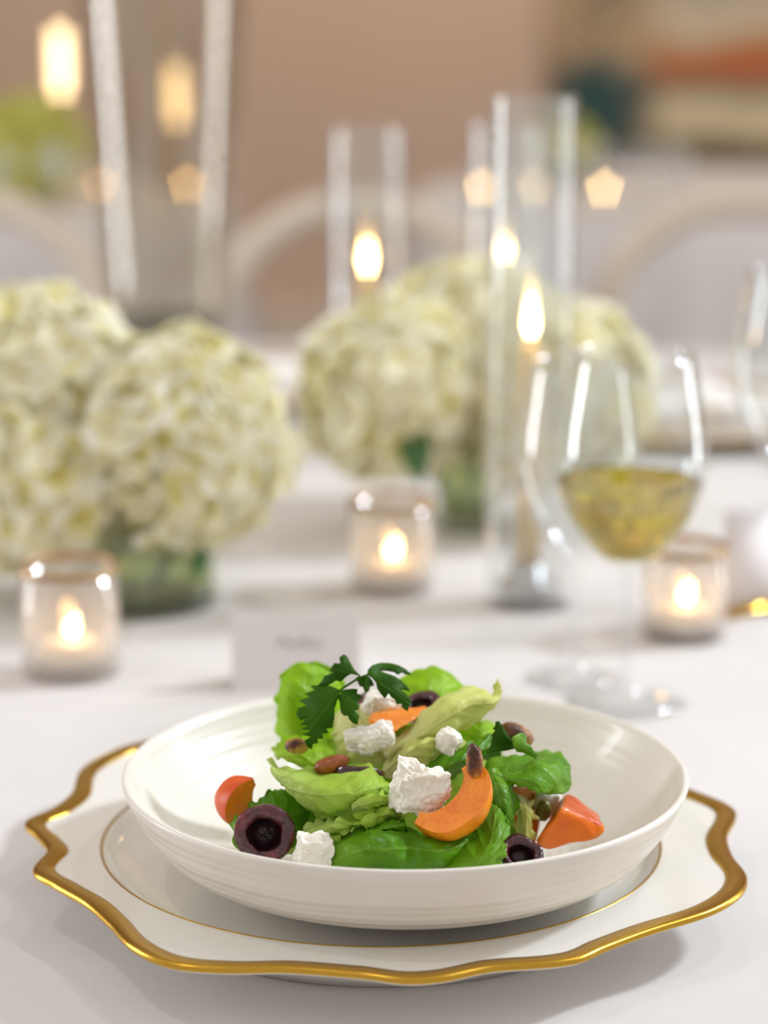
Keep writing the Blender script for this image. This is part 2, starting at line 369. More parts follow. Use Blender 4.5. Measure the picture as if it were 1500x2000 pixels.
# ------------------------------------------------------------------ tapestry
tp = empty('wall_tapestry', (1.05, 5.97, .48), label='woven tapestry in teal, tan and rust hanging on the back wall', cat='tapestry')
nv, nf = [], []
for i in range(21):
    for j in range(17):
        x = -.62 + 2.0*i/20; z = 1.7*j/16; nv.append((x, -.012*math.sin(x*11)-.01, z))
for i in range(20):
    for j in range(16): a = i*17+j; nf.append((a, a+17, a+18, a+1))
me = pyd('woven_panel', nv, nf); o = link('woven_panel', me, M['tapestry'], tp); sd = o.modifiers.new('s', 'SOLIDIFY'); sd.thickness = .006
link('border_strip', box_me('border_strip', 2.02, .02, .07, .004), M['tap_edge'], tp).location = (.38, -.025, 0)
# ------------------------------------------------------------------ bowl and charger
bowl = link('serving_bowl', lathe_s('serving_bowl', [(0, -.0450), (.03, -.0450), (.050, -.0452), (.0520, -.0463), (.0560, -.0465), (.0590, -.0450), (.068, -.0420), (.086, -.0355), (.099, -.029), (.109, -.0175), (.1148, -.007), (.1172, -.0015), (.1170, .0004), (.1155, .0006), (.1138, -.0012), (.1110, -.007), (.1050, -.0165), (.095, -.0262), (.082, -.0325), (.065, -.0375), (.04, -.0402), (0, -.0412)], 160, 6), M['bowl'])
bowl.location = (0, 0, RZ); tag(bowl, 'wide off-white stoneware bowl holding the salad', 'bowl')
CX, CY = -.01, .02
PR = [(10.1, .1575), (14, .157), (22.9, .1500), (33, .150), (48, .157), (58, .152), (72, .157), (85, .151), (100, .151), (118, .163), (134.8, .1698), (141, .1674), (147.8, .1626), (158.4, .1485), (167.9, .1479), (174.6, .1543), (181.7, .1457), (188.1, .1413), (197, .1490), (204.9, .1443), (214.5, .1412), (224, .1459), (232.9, .1557), (240.5, .1606), (247.6, .1565), (256.4, .1487), (266.9, .1498), (273.5, .1552), (278.0, .1548), (286.3, .1495), (298.0, .1545), (304.3, .1508), (310.8, .1494), (317, .1509), (327.2, .1576), (335.5, .1596), (341.7, .1571), (350, .1487), (359.5, .1475)]
def RB(deg):
    deg %= 360; n = len(PR)
    i = max([k for k in range(n) if PR[k][0] <= deg], default=n-1)
    def g(k):
        w = math.floor(k/n); p = PR[k % n]; return p[0]+360*w, p[1]
    if deg < PR[0][0]: i = -1
    a, b, c, d = g(i-1), g(i), g(i+1), g(i+2)
    t = (deg-b[0])/(c[0]-b[0]); m1 = (c[1]-a[1])/(c[0]-a[0]); m2 = (d[1]-b[1])/(d[0]-b[0]); h = c[0]-b[0]
    return (2*t**3-3*t*t+1)*b[1] + (t**3-2*t*t+t)*h*m1 + (-2*t**3+3*t*t)*c[1] + (t**3-t*t)*h*m2
def polar(name, rings, n=720):
    """rings: functions of angle in degrees and its rim radius giving (r, z)"""
    v, f = [], []
    for fn in rings:
        for k in range(n):
            a = k*360/n; R = RB(a); r, z = fn(R); x = math.radians(a); v.append((r*math.cos(x), r*math.sin(x), z))
    for i in range(len(rings)-1):
        for k in range(n): f.append((i*n+k, i*n+(k+1) % n, (i+1)*n+(k+1) % n, (i+1)*n+k))
    return v, f
def flz(t): return -.0372 + .0022*t**1.4        # flange height, t 0..1 from well to rim
WR = .1185
rings = [lambda R: (.001, -.0467), lambda R: (.06, -.0467), lambda R: (.100, -.0466), lambda R: (.109, -.0450), lambda R: (.1140, -.0420), lambda R: (.1170, -.0385), lambda R: (.1182, -.0374), lambda R: (.1196, -.0371)]
for t in (.12, .25, .4, .55, .7, .82, .92, .98): rings.append(lambda R, t=t: (WR+(R-WR)*t, flz(t)))
rings += [lambda R: (R, flz(1)-.0006), lambda R: (R, flz(1)-.0020), lambda R: (R-.0015, flz(1)-.0030), lambda R: (WR+(R-WR)*.5, flz(.5)-.0035), lambda R: (WR-.004, -.0435), lambda R: (.109, -.0540), lambda R: (.1050, -.0595), lambda R: (.1015, -.0597), lambda R: (.098, -.0560), lambda R: (.001, -.0520)]
v, f = polar('plate_body', rings)
ch = empty('charger_plate', (CX, CY, RZ), label='white charger plate with scalloped gold rim under the bowl', cat='charger plate')
pbd = link('plate_body', fixn(pyd('plate_body', v, f)), M['porcelain'], ch)
rg = [lambda R: (R-.0090, flz(max(0, (R-.0090-WR)/(R-WR)))-.0002)] + [lambda R, e=e: (R-e, flz(max(0, (R-e-WR)/(R-WR)))+.0004+.0006*math.sin(PI*(.009-e)/.009)) for e in (.0088, .0072, .0055, .0038, .002, .0008)] + [lambda R: (R+.0003, flz(1)-.0004), lambda R: (R+.0003, flz(1)-.0018)]
v, f = polar('gold_rim', rg); g = link('gold_rim', pyd('gold_rim', v, f), M['gold'], ch); g['label'] = 'gold scalloped rim band'
g = link('gold_line', lathe('gold_line', [(.1180, -.0378), (.1182, -.0371), (.1190, -.0369), (.1193, -.0373)], 160), M['gold'], pbd); g['label'] = 'thin gold line round the well'
# ------------------------------------------------------------------ salad builders
def sheet(name, rows, m, label, cat='salad leaf', thick=.0004, nu=54, nv=72, ruf=.0012, rf=70, seed=0, edge=.0016, vflip=False, group=None, qlt=.0006):
    """a leaf: rows of (px, py, Y) control points; first row = one long edge, last row = the other"""
    seed = seed or rnd.random()*50
    R = [[S_(*p) for p in r] for r in rows]
    long_ = [crv(r, nv) for r in R]                     # along v
    grid = []
    for j in range(nv+1):
        grid.append(crv([l[j] for l in long_], nu))     # across u
    v, uv = [], []
    N = [[None]*(nu+1) for _ in range(nv+1)]
    for j in range(nv+1):
        for i in range(nu+1):
            a = grid[min(j+1, nv)][i]-grid[max(j-1, 0)][i]; b = grid[j][min(i+1, nu)]-grid[j][max(i-1, 0)]
            c = a.cross(b); N[j][i] = c.normalized() if c.length > 1e-12 else Vector((0, -1, 0))
    for j in range(nv+1):
        for i in range(nu+1):
            p = grid[j][i]; u, w_ = i/nu, j/nv
            e = max(0, abs(u-.5)*2-.55)/.45; e = max(e, max(0, abs(w_-.5)*2-.7)/.3)
            wv = math.sin(w_*19+seed)*.6 + math.sin(w_*41+u*9+seed*2)*.4
            d = noise.noise(p*rf+Vector((seed, 0, 0)))*ruf + wv*edge*e*e + noise.noise(p*rf*2.7+Vector((0, seed, 0)))*ruf*.45
            sv = abs(math.sin((w_-abs(u-.5)*.75)*15+noise.noise(p*45)*1.2)); d += qlt*(math.sqrt(sv)-.6)*(1-.5*e) - .0006*math.exp(-((u-.5)/.02)**2)*(qlt/.0006) + qlt*.8*abs(noise.noise(p*190+Vector((seed, 7, 0))))
            # edge irregularity in the sheet's plane
            pp = p + N[j][i]*d
            if e > .9:
                tin = (grid[nv//2][nu//2]-p)
                if tin.length > 1e-6: pp += tin.normalized()*.0011*(.5+noise.noise(p*260+Vector((seed, 3, 1))))
            v.append(pp); uv.append((u, 1-w_ if vflip else w_))
    W = nu+1; f = [(j*W+i, j*W+i+1, (j+1)*W+i+1, (j+1)*W+i) for j in range(nv) for i in range(nu)]
    me = pyd(name, v, f, uv); o = link(name, me, m)
    sd = o.modifiers.new('thick', 'SOLIDIFY'); sd.thickness = thick; sd.offset = 0
    centre(o); tag(o, label, cat, group); return o
def poly_leaf(name, poly, Yf, m, mid, parent, bend=.003, cut=3):
    """flat-traced leaflet given its own depth and bend about the mid line (a, b)"""
    bm = bmesh.new(); vs = [bm.verts.new((x, y, 0)) for x, y in poly]
    for i in range(len(vs)): bm.edges.new((vs[i], vs[(i+1) % len(vs)]))
    bmesh.ops.triangle_fill(bm, use_beauty=True, edges=bm.edges[:])
    for _ in range(2): bmesh.ops.subdivide_edges(bm, edges=[e for e in bm.edges if e.calc_length() > 7], cuts=1, use_grid_fill=False)
    bmesh.ops.triangulate(bm, faces=bm.faces[:]); bmesh.ops.beautify_fill(bm, faces=bm.faces[:], edges=bm.edges[:])
    a, b = Vector(mid[0]), Vector(mid[1]); ax = (b-a); L = ax.length; ax.normalize()
    uvs = {}
    for q in bm.verts:
        p = Vector((q.co.x, q.co.y)); s = (p-a).dot(ax); dd = (p-a).cross(ax) if hasattr(p, 'cross') else 0
        uvs[q.index] = None
        q.tag = False
    bm.verts.index_update(); uvl = []
    for q in bm.verts:
        x, y = q.co.x, q.co.y; s = (x-a.x)*ax.x+(y-a.y)*ax.y; dd = (x-a.x)*ax.y-(y-a.y)*ax.x
        uvl.append((.5+dd/(L*1.2), max(0, min(1, s/L))))
        Y = Yf(x, y) + bend*(abs(dd)/30)**1.3*1.0 + .0012*math.sin(s/9)*min(1, abs(dd)/20)
        q.co = S_(x, y, Y)
    me = bpy.data.meshes.new(name); bm.to_mesh(me); bm.free()
    l = me.uv_layers.new(name='UVMap')
    for lp in me.loops: l.data[lp.index].uv = uvl[lp.vertex_index]
    o = link(name, me, m, parent); sd = o.modifiers.new('t', 'SOLIDIFY'); sd.thickness = .0005; sd.offset = 0
    if parent: me.transform(Matrix.Translation(-parent.location))
    return o
def frame(a, b, out):
    """matrix with z along a->b and x along out"""
    z = (b-a).normalized(); x = (out - z*out.dot(z)).normalized(); y = z.cross(x)
    return Matrix((x, y, z)).transposed()
def wedge(name, pa, pb, out, half, m_skin, label, pit=.5, fat=1.0, rough=.0006, seed=1, group='apricot slices in the salad'):
    """slice of a stone fruit: poles pa and pb, skin bulging towards out, half = half the wedge angle in degrees"""
    R = (pb-pa).length/2; F = frame(pa, pb, out); c = (pa+pb)/2; h = math.radians(half)
    v, f, mi = [], [], []; nt, np_, nr = 28, 14, 8
    def add(p):
        n = noise.noise(p*70+Vector((seed, 0, 0)))*rough*2; v.append(c + F @ (p + p.normalized()*n)); return len(v)-1
    def P(t, ph, rr):
        # rr 0 inner cavity, 1 skin
        ro = R; st, ct = math.sin(t), math.cos(t)
        ri = pit*R
        s6 = st**.62; xo, zo = ro*fat*s6, ro*ct; xi, zi = ri*fat*st, (R*.66)*ct
        x = xi+(xo-xi)*rr; z = zi+(zo-zi)*rr
        return Vector((x*math.cos(ph), x*math.sin(ph), z))
    def grid(fn, na, nb, mat_i):
        base = len(v)
        for i in range(na+1):
            for j in range(nb+1): add(fn(i/na, j/nb))
        for i in range(na):
            for j in range(nb):
                a = base+i*(nb+1)+j; f.append((a, a+1, a+nb+2, a+nb+1)); mi.append(mat_i)
    e = .02
    T = lambda u: e + (PI-2*e)*u
    grid(lambda u, w_: P(T(u), -h+2*h*w_, 1), nt, np_, 0)
    grid(lambda u, w_: P(T(u), -h+2*h*w_, 0), nt, np_, 1)
    grid(lambda u, w_: P(T(u), -h, w_), nt, nr, 1); grid(lambda u, w_: P(T(u), h, w_), nt, nr, 1)
    grid(lambda u, w_: P(T(0), -h+2*h*u, w_), np_, nr, 1); grid(lambda u, w_: P(T(1), -h+2*h*u, w_), np_, nr, 1)
    me = pyd(name, v, f)
    for p, k in zip(me.polygons, mi): p.material_index = k
    bm = bmesh.new(); bm.from_mesh(me); bmesh.ops.remove_doubles(bm, verts=bm.verts, dist=.00004); bmesh.ops.recalc_face_normals(bm, faces=bm.faces)
    bm.to_mesh(me); bm.free()
    o = link(name, me, [m_skin, M['apricot_flesh']]); bv = o.modifiers.new('b', 'BEVEL'); bv.width = .0013; bv.segments = 3; bv.limit_method = 'ANGLE'; bv.angle_limit = math.radians(35)
    o.modifiers.new('w', 'WEIGHTED_NORMAL')
    centre(o); tag(o, label, 'apricot', group); return o
def cherry(name, c, axis, R, label, seed=1, group='halved cherries in the salad'):
    """halved, pitted cherry; axis points out of the cut face"""
    prof = []; k = 12
    for i in range(k+1):
        a = -PI/2 + i/k*(PI/2+.15); prof.append((R*math.cos(a), R*math.sin(a)*.95, 0))
    prof += [(R*.93, R*.22, 1), (R*.8, R*.235, 1), (R*.65, R*.2, 1), (R*.55, R*.1, 1), (R*.50, -.1*R, 2), (R*.42, -R*.32, 2), (R*.25, -R*.44, 2), (0, -R*.48, 2)]
    n = 40; F = frame(Vector((0, 0, 0)), axis, Vector((0.2, 0.1, 1)))
    v, f, mi = [], [], []
    for r, z, _ in prof:
        for j in range(n):
            a = 2*PI*j/n; p = Vector((max(r, 1e-5)*math.cos(a), max(r, 1e-5)*math.sin(a), z))
            q_ = p*(1+.10*noise.noise(p*90+Vector((seed, 0, 0))))
            if _ >= 1: q_ += Vector((0, 0, R*.10*noise.noise(p*240+Vector((0, seed, 0))))) + Vector((p.x, p.y, 0))*.12*noise.noise(p*260)
            v.append(c + F @ q_)
    for i in range(len(prof)-1):
        for j in range(n): f.append((i*n+j, i*n+(j+1) % n, (i+1)*n+(j+1) % n, (i+1)*n+j)); mi.append(prof[i+1][2])
    me = pyd(name, v, f)
    for p, kk in zip(me.polygons, mi): p.material_index = kk
    o = link(name, fixn(me), [M['cherry_skin'], M['cherry_flesh'], M['cherry_pit']]); centre(o); tag(o, label, 'cherry', group); return o
def lump(name, c, size, m, label, cat, seed, sub=6, a1=.36, f1=85, a2=.24, f2=170, rot=(0, 0, 0), sq=.5, group=None):
    bm = bmesh.new(); bmesh.ops.create_icosphere(bm, subdivisions=sub, radius=1)
    from mathutils import Euler
    Rm = Euler(rot).to_matrix(); sz = Vector(size)
    for q_ in bm.verts:
        p = q_.co.copy(); mx = max(abs(p.x), abs(p.y), abs(p.z)); p = p*(1-sq) + (p/mx)*sq*.85
        w_ = Vector((p.x*sz.x, p.y*sz.y, p.z*sz.z)); k = Vector((seed*3.1, seed, 0))
        d = a1*noise.noise(w_*f1+k) + a2*noise.noise(w_*f2+k) + a2*.9*(abs(noise.noise(w_*f2*1.9+k))-.2) + a2*.25*noise.noise(w_*f2*4+k)
        q_.co = c + Rm @ (w_*(1+d))
    me = bpy.data.meshes.new(name); bm.to_mesh(me); bm.free(); o = link(name, me, m); centre(o); tag(o, label, cat, group); return o
def nut(c, size, rot, m, label, seed):
    return lump('pistachio', c, size, m, label, 'pistachio', seed, sub=4, a1=.12, f1=120, a2=.06, f2=420, rot=rot, sq=.12, group='shelled pistachios scattered in the salad')
# ------------------------------------------------------------------ the salad, back to front
L = M['lettuce']; LB = M['lettuce_bright']; LP = M['lettuce_pale']; SP = M['spinach']
sheet('lettuce_leaf', [[(600, 1500, .035), (545, 1440, .032), (537, 1370, .030), (548, 1320, .034)], [(610, 1500, .028), (575, 1430, .020), (572, 1350, .022), (590, 1292, .034)], [(640, 1500, .03), (640, 1440, .026), (640, 1360, .03), (635, 1300, .038)], [(680, 1500, .04), (690, 1440, .036), (690, 1380, .038), (672, 1330, .042)]], LB, 'rounded bright green lettuce leaf standing at the upper left back of the pile')
sheet('lettuce_leaf', [[(740, 1460, .03), (735, 1400, .032), (752, 1345, .036)], [(800, 1460, .025), (800, 1370, .022), (808, 1304, .036)], [(860, 1460, .028), (868, 1380, .022), (870, 1306, .036)], [(920, 1460, .038), (925, 1400, .036), (915, 1345, .038)]], LB, 'bright green lettuce leaf at the top back, right of the parsley')
sheet('lettuce_leaf', [[(880, 1500, .03), (885, 1450, .028), (905, 1410, .03)], [(930, 1500, .022), (935, 1440, .018), (945, 1402, .026)], [(985, 1500, .028), (980, 1450, .026), (968, 1410, .03)]], LB, 'small bright green leaf fold right of the centre behind the dark nut')
# inner mound leaves that carry the rest
sheet('lettuce_leaf', [[(600, 1660, .0), (600, 1560, .0), (620, 1450, .005)], [(720, 1680, -.02), (720, 1560, -.02), (720, 1420, -.004)], [(850, 1680, -.02), (850, 1560, -.02), (840, 1420, -.004)], [(980, 1670, 0), (985, 1560, 0), (960, 1470, .005)]], L, 'mid green lettuce leaf buried in the middle of the pile')
sheet('lettuce_leaf', [[(645, 1400, .004), (650, 1440, -.002), (662, 1478, -.006), (700, 1500, -.004)], [(670, 1385, .006), (690, 1430, -.008), (705, 1470, -.014), (735, 1495, -.012)], [(720, 1380, .008), (740, 1420, -.004), (760, 1450, -.010), (775, 1480, -.012)], [(770, 1390, .010), (790, 1420, .0), (800, 1440, -.004), (810, 1460, -.006)]], LP, 'cream coloured lettuce heart leaf below the parsley')
# long folded pale leaf reaching up to the right
sheet('lettuce_leaf', [[(745, 1462, -.012), (790, 1425, -.012), (835, 1385, -.010), (880, 1350, -.004), (930, 1340, 0), (962, 1350, .004), (972, 1322, .006)],
                      [(748, 1475, -.020), (800, 1440, -.023), (850, 1400, -.022), (900, 1368, -.016), (945, 1362, -.010), (968, 1366, -.002), (978, 1338, .004)],
                      [(755, 1486, -.020), (810, 1458, -.022), (865, 1425, -.020), (908, 1400, -.014), (945, 1388, -.008), (970, 1372, -.001), (980, 1352, .004)],
                      [(765, 1490, -.010), (820, 1480, -.008), (870, 1460, -.006), (905, 1430, -.004), (935, 1408, 0), (962, 1385, .003), (977, 1362, .006)]],
      LP, 'long folded pale lettuce leaf with a pointed tip reaching up to the right', ruf=.0018)
sheet('lettuce_leaf', [[(736, 1512, -.018), (772, 1470, -.020), (812, 1438, -.018), (850, 1424, -.012), (905, 1440, -.006)],
                      [(745, 1515, -.026), (785, 1480, -.032), (825, 1455, -.032), (865, 1448, -.024), (915, 1462, -.012)],
                      [(770, 1520, -.022), (810, 1500, -.026), (850, 1485, -.024), (890, 1478, -.018), (925, 1480, -.010)]],
      LP, 'pale green lettuce leaf with a white rib under the long folded leaf', ruf=.0018)
sheet('spinach_leaf', [[(825, 1500, -.024), (880, 1470, -.020), (930, 1445, -.012), (965, 1430, -.006)], [(835, 1515, -.030), (885, 1492, -.028), (930, 1470, -.020), (970, 1450, -.010)], [(850, 1530, -.022), (900, 1510, -.018), (940, 1490, -.012), (980, 1470, -.006)]], M['spinach'], 'narrow mid green leaf edge running behind the upright pistachio')
# left mid leaf with pistachio
sheet('spinach_leaf', [[(530, 1478, -.006), (538, 1448, .0), (580, 1432, .006), (640, 1438, .006)], [(536, 1474, -.016), (560, 1462, -.016), (605, 1455, -.012), (650, 1455, -.006)], [(548, 1480, -.020), (590, 1492, -.024), (625, 1490, -.022), (665, 1480, -.014)], [(600, 1500, -.018), (620, 1510, -.02), (650, 1505, -.018), (690, 1490, -.012)]], LB, 'bright green leaf at mid left holding a pistachio')
# left low dark leaf behind cherry
sheet('spinach_leaf', [[(446, 1606, -.045), (480, 1580, -.040), (515, 1552, -.034), (548, 1534, -.028)], [(455, 1625, -.050), (500, 1600, -.048), (550, 1575, -.042), (590, 1560, -.034)], [(452, 1642, -.055), (510, 1640, -.052), (570, 1620, -.046), (620, 1600, -.038)], [(470, 1670, -.055), (530, 1675, -.055), (600, 1660, -.048), (650, 1640, -.040)]], SP, 'dark green leaf lying at the far left behind the big cherry')
sheet('lettuce_leaf', [[(560, 1600, -.034), (600, 1580, -.034), (650, 1575, -.036)], [(580, 1640, -.046), (620, 1610, -.046), (670, 1600, -.044)], [(600, 1680, -.048), (650, 1660, -.048), (700, 1640, -.044)]], SP, 'dark green leaf in shade under the big front lettuce leaf')
# big front left cupped leaf
sheet('lettuce_leaf', [[(517, 1490, -.030), (560, 1499, -.026), (620, 1500, -.026), (680, 1500, -.028), (722, 1490, -.034), (745, 1520, -.036)],
                      [(530, 1505, -.040), (575, 1520, -.050), (630, 1525, -.055), (690, 1522, -.056), (728, 1512, -.050), (755, 1530, -.044)],
                      [(552, 1530, -.046), (590, 1548, -.058), (640, 1556, -.064), (695, 1552, -.064), (735, 1540, -.056), (768, 1536, -.048)],
                      [(570, 1548, -.046), (600, 1572, -.056), (640, 1588, -.060), (690, 1578, -.060), (730, 1560, -.054), (765, 1548, -.046)],
                      [(590, 1560, -.038), (610, 1588, -.044), (640, 1596, -.048), (680, 1590, -.048), (715, 1572, -.044), (750, 1560, -.040)]],
      L, 'large cupped light green lettuce leaf at front left with a torn pointed tip', nu=60, nv=84, ruf=.0022)
# ruffled folds right below it
sheet('lettuce_leaf', [[(688, 1560, -.052), (705, 1550, -.056), (735, 1545, -.056), (768, 1556, -.054)], [(684, 1572, -.064), (710, 1560, -.068), (740, 1556, -.066), (770, 1562, -.058)], [(690, 1586, -.062), (720, 1582, -.068), (745, 1574, -.066), (772, 1572, -.058)], [(700, 1578, -.050), (725, 1572, -.054), (748, 1566, -.052), (768, 1564, -.050)]], L, 'rolled lettuce fold beside the white cheese chunk', ruf=.001)
sheet('lettuce_leaf', [[(600, 1612, -.052), (650, 1595, -.056), (700, 1590, -.060), (750, 1578, -.060), (790, 1590, -.056)], [(602, 1628, -.060), (650, 1612, -.066), (705, 1606, -.070), (750, 1590, -.070), (785, 1598, -.062)], [(615, 1640, -.060), (655, 1628, -.066), (700, 1622, -.068), (745, 1612, -.068), (780, 1612, -.060)]], L, 'crumpled lettuce frill low in front, under the rolled fold', ruf=.004, rf=110, edge=.003)
sheet('lettuce_leaf', [[(600, 1640, -.056), (640, 1625, -.060), (670, 1618, -.060)], [(560, 1655, -.066), (610, 1645, -.068), (670, 1635, -.068)], [(545, 1672, -.066), (610, 1672, -.068), (670, 1665, -.066)]], L, 'small pale leaf edge between the big cherry and front cheese')
# big bottom leaf
sheet('spinach_leaf', [[(632, 1665, -.066), (665, 1632, -.064), (700, 1612, -.060), (740, 1622, -.068), (780, 1604, -.058), (830, 1622, -.062), (880, 1612, -.056)],
                      [(638, 1680, -.074), (675, 1652, -.082), (715, 1640, -.080), (755, 1636, -.090), (800, 1636, -.078), (850, 1645, -.084), (905, 1630, -.070)],
                      [(640, 1700, -.074), (690, 1685, -.086), (735, 1678, -.084), (775, 1682, -.092), (815, 1678, -.084), (865, 1680, -.088), (915, 1665, -.074)],
                      [(650, 1730, -.062), (700, 1720, -.070), (745, 1725, -.072), (785, 1725, -.076), (825, 1725, -.072), (870, 1720, -.072), (925, 1710, -.064)]],
      SP, 'broad dark green leaf along the front bottom of the salad', nu=60, nv=96, ruf=.002, rf=55)
sheet('spinach_leaf', [[(852, 1700, -.076), (878, 1665, -.076), (912, 1618, -.062), (948, 1565, -.048)], [(895, 1705, -.086), (925, 1670, -.084), (950, 1622, -.072), (965, 1570, -.054)], [(945, 1705, -.086), (964, 1668, -.086), (974, 1622, -.076), (975, 1575, -.056)], [(985, 1700, -.074), (990, 1655, -.074), (988, 1615, -.066), (980, 1580, -.052)]],
      SP, 'glossy dark green leaf at the front right under the orange crescent', ruf=.0016, rf=60)
sheet('spinach_leaf', [[(720, 1612, -.064), (750, 1602, -.066), (790, 1600, -.064)], [(715, 1630, -.074), (752, 1618, -.078), (795, 1612, -.074)], [(735, 1640, -.070), (765, 1630, -.072), (800, 1625, -.068)]], SP, 'curled dark leaf lip just left of the orange crescent slice')
# right
sheet('spinach_leaf', [[(925, 1510, -.030), (935, 1540, -.036), (945, 1580, -.042), (960, 1640, -.046)], [(955, 1500, -.042), (975, 1540, -.052), (985, 1590, -.058), (985, 1640, -.056)], [(978, 1500, -.036), (1005, 1540, -.044), (1008, 1590, -.048), (998, 1655, -.046)]], SP, 'dark green leaf hanging down right of the orange crescent slice')
sheet('spinach_leaf', [[(930, 1520, -.020), (955, 1482, -.012), (1000, 1476, -.006), (1050, 1466, -.002), (1090, 1470, .002), (1108, 1485, .004)],
                      [(940, 1535, -.036), (970, 1505, -.036), (1015, 1498, -.034), (1060, 1490, -.030), (1098, 1490, -.020), (1114, 1495, -.010)],
                      [(955, 1550, -.044), (985, 1524, -.046), (1025, 1520, -.048), (1068, 1518, -.044), (1100, 1518, -.032), (1112, 1515, -.020)],
                      [(975, 1545, -.044), (1000, 1532, -.046), (1035, 1542, -.052), (1060, 1552, -.050), (1092, 1552, -.038), (1108, 1535, -.026)]],
      SP, 'wide shiny dark green leaf arching over the right side', nu=60, nv=84, ruf=.0034, rf=60)
sheet('lettuce_leaf', [[(980, 1545, -.030), (994, 1572, -.034), (1004, 1600, -.036), (998, 1660, -.040)], [(1000, 1545, -.040), (1022, 1575, -.050), (1026, 1600, -.050), (1018, 1660, -.048)], [(1022, 1550, -.036), (1044, 1582, -.042), (1040, 1610, -.042), (1034, 1660, -.042)]], LP, 'small pale lettuce scrap under the arching right leaf', edge=.0025)
# apricots
def V(*a): return Vector(a)
wedge('apricot_slice', S_(920, 1480, -.062), S_(802, 1604, -.078), V(.62, -.34, -.72), 32, M['apricot_skin'], 'large orange crescent slice at front centre beside the white cheese', pit=.34, fat=1.14, seed=2)
wedge('apricot_slice', S_(500, 1520, -.034), S_(502, 1606, -.032), V(-1, -.12, -.1), 36, M['apricot_red'], 'red-blushed orange wedge at the far left of the salad', pit=.12, fat=1.7, seed=4)
def hull(name, top, front, back, label, m_top, m_front, seed, group='apricot slices in the salad'):
    """cut piece: top facet (flesh) and front facet share their first and last points; back closes it"""
    bm = bmesh.new(); P = {}
    for p in top+front+back:
        if p not in P: P[p] = bm.verts.new(S_(*p))
    bmesh.ops.convex_hull(bm, input=bm.verts[:]); bmesh.ops.dissolve_limit(bm, angle_limit=math.radians(12), verts=bm.verts, edges=bm.edges)
    bmesh.ops.bevel(bm, geom=list(bm.edges), offset=.0016, segments=3, affect='EDGES', profile=.5)
    bmesh.ops.triangulate(bm, faces=bm.faces[:])
    for _ in range(2): bmesh.ops.subdivide_edges(bm, edges=[e for e in bm.edges if e.calc_length() > .0022], cuts=2); bmesh.ops.triangulate(bm, faces=bm.faces[:])
    bm.normal_update()
    for q_ in bm.verts: q_.co += q_.normal*(noise.noise(q_.co*130+Vector((seed, 0, 0)))*.0011+noise.noise(q_.co*500)*.0002)
    tn = sum((S_(*p) for p in top), Vector())/len(top); fn = sum((S_(*p) for p in front), Vector())/len(front)
    a, b, c = (S_(*p) for p in top[:3]); n0 = (b-a).cross(c-a).normalized()
    if n0.z < 0: n0 = -n0
    for f_ in bm.faces: f_.material_index = 0 if f_.normal.dot(n0) > .8 else 1
    me = bpy.data.meshes.new(name); bm.to_mesh(me); bm.free(); o = link(name, me, [m_top, m_front]); centre(o); tag(o, label, 'apricot', group); return o
hull('apricot_slice', [(1098, 1580, -.050), (1180, 1612, -.038), (1160, 1580, -.018), (1106, 1545, -.022)], [(1046, 1646, -.050), (1070, 1660, -.048), (1130, 1652, -.044), (1172, 1636, -.040), (1184, 1622, -.034)], [(1060, 1640, -.020), (1150, 1620, -.010)], 'chunky orange wedge at the far right of the salad', M['apricot_flesh_red'], M['apricot_face'], 3)
hull('apricot_slice', [(712, 1404, -.018), (722, 1390, -.008), (798, 1384, -.006), (836, 1376, .002)], [(730, 1416, -.022), (768, 1436, -.024), (802, 1412, -.018), (838, 1386, -.004)], [(760, 1420, .0), (800, 1400, .006)], 'orange slice near the top under the cheese crumb', M['apricot_flesh'], M['apricot_flesh'], 6)
hull('apricot_slice', [(985, 1548, -.024), (1005, 1528, -.016), (1044, 1538, -.010), (1056, 1566, -.014)], [(995, 1580, -.034), (1015, 1650, -.038), (1042, 1655, -.036), (1058, 1600, -.026)], [(1010, 1620, -.008), (1050, 1620, -.006)], 'orange wedge half hidden under the arching right leaf', M['apricot_flesh'], M['apricot_flesh_red'], 9)
# cherries
cherry('cherry_half', S_(517, 1630, -.064), V(.02, -.93, .28), .0120, 'large halved dark cherry with pit hollow at front left', 2)
cherry('cherry_half', S_(1018, 1672, -.062), V(.15, -.55, .72), .0088, 'halved cherry at the bottom right of the front leaf', 5)
cherry('cherry_half', S_(728, 1388, .012), V(.5, -.6, .6), .0085, 'dark cherry half tucked behind the top cheese', 7)
cherry('cherry_half', S_(822, 1378, .012), V(-.2, -.3, .9), .0085, 'dark cherry half at the top right of the parsley', 9)
cherry('cherry_half', S_(700, 1512, -.034), V(.1, .4, .9), .0105, 'dark cherry half resting inside the big cupped leaf', 11)
# cheese
CH = 'white soft cheese pieces in the salad'
lump('cheese_chunk', S_(820, 1540, -.066), (.0112, .008, .0108), M['cheese'], 'large crumbly white cheese chunk at the centre beside the orange crescent', 'cheese', 3, rot=(.1, .2, .1), group=CH)
lump('cheese_chunk', S_(614, 1662, -.078), (.0078, .0065, .0070), M['cheese'], 'white cheese cube low at the front rim between cherry and leaf', 'cheese', 5, rot=(.1, .1, .2), sq=.85, a1=.15, group=CH)
lump('cheese_chunk', S_(724, 1440, -.026), (.0098, .006, .0058), M['cheese'], 'smeared white cheese piece on the cream leaf below the parsley', 'cheese', 8, rot=(.1, -.35, .1), sq=.2, group=CH)
lump('cheese_chunk', S_(878, 1448, -.030), (.0050, .0045, .0056), M['cheese'], 'small white cheese crumb on the pale leaf right of centre', 'cheese', 11, rot=(0, .4, 0), sq=.3, group=CH)
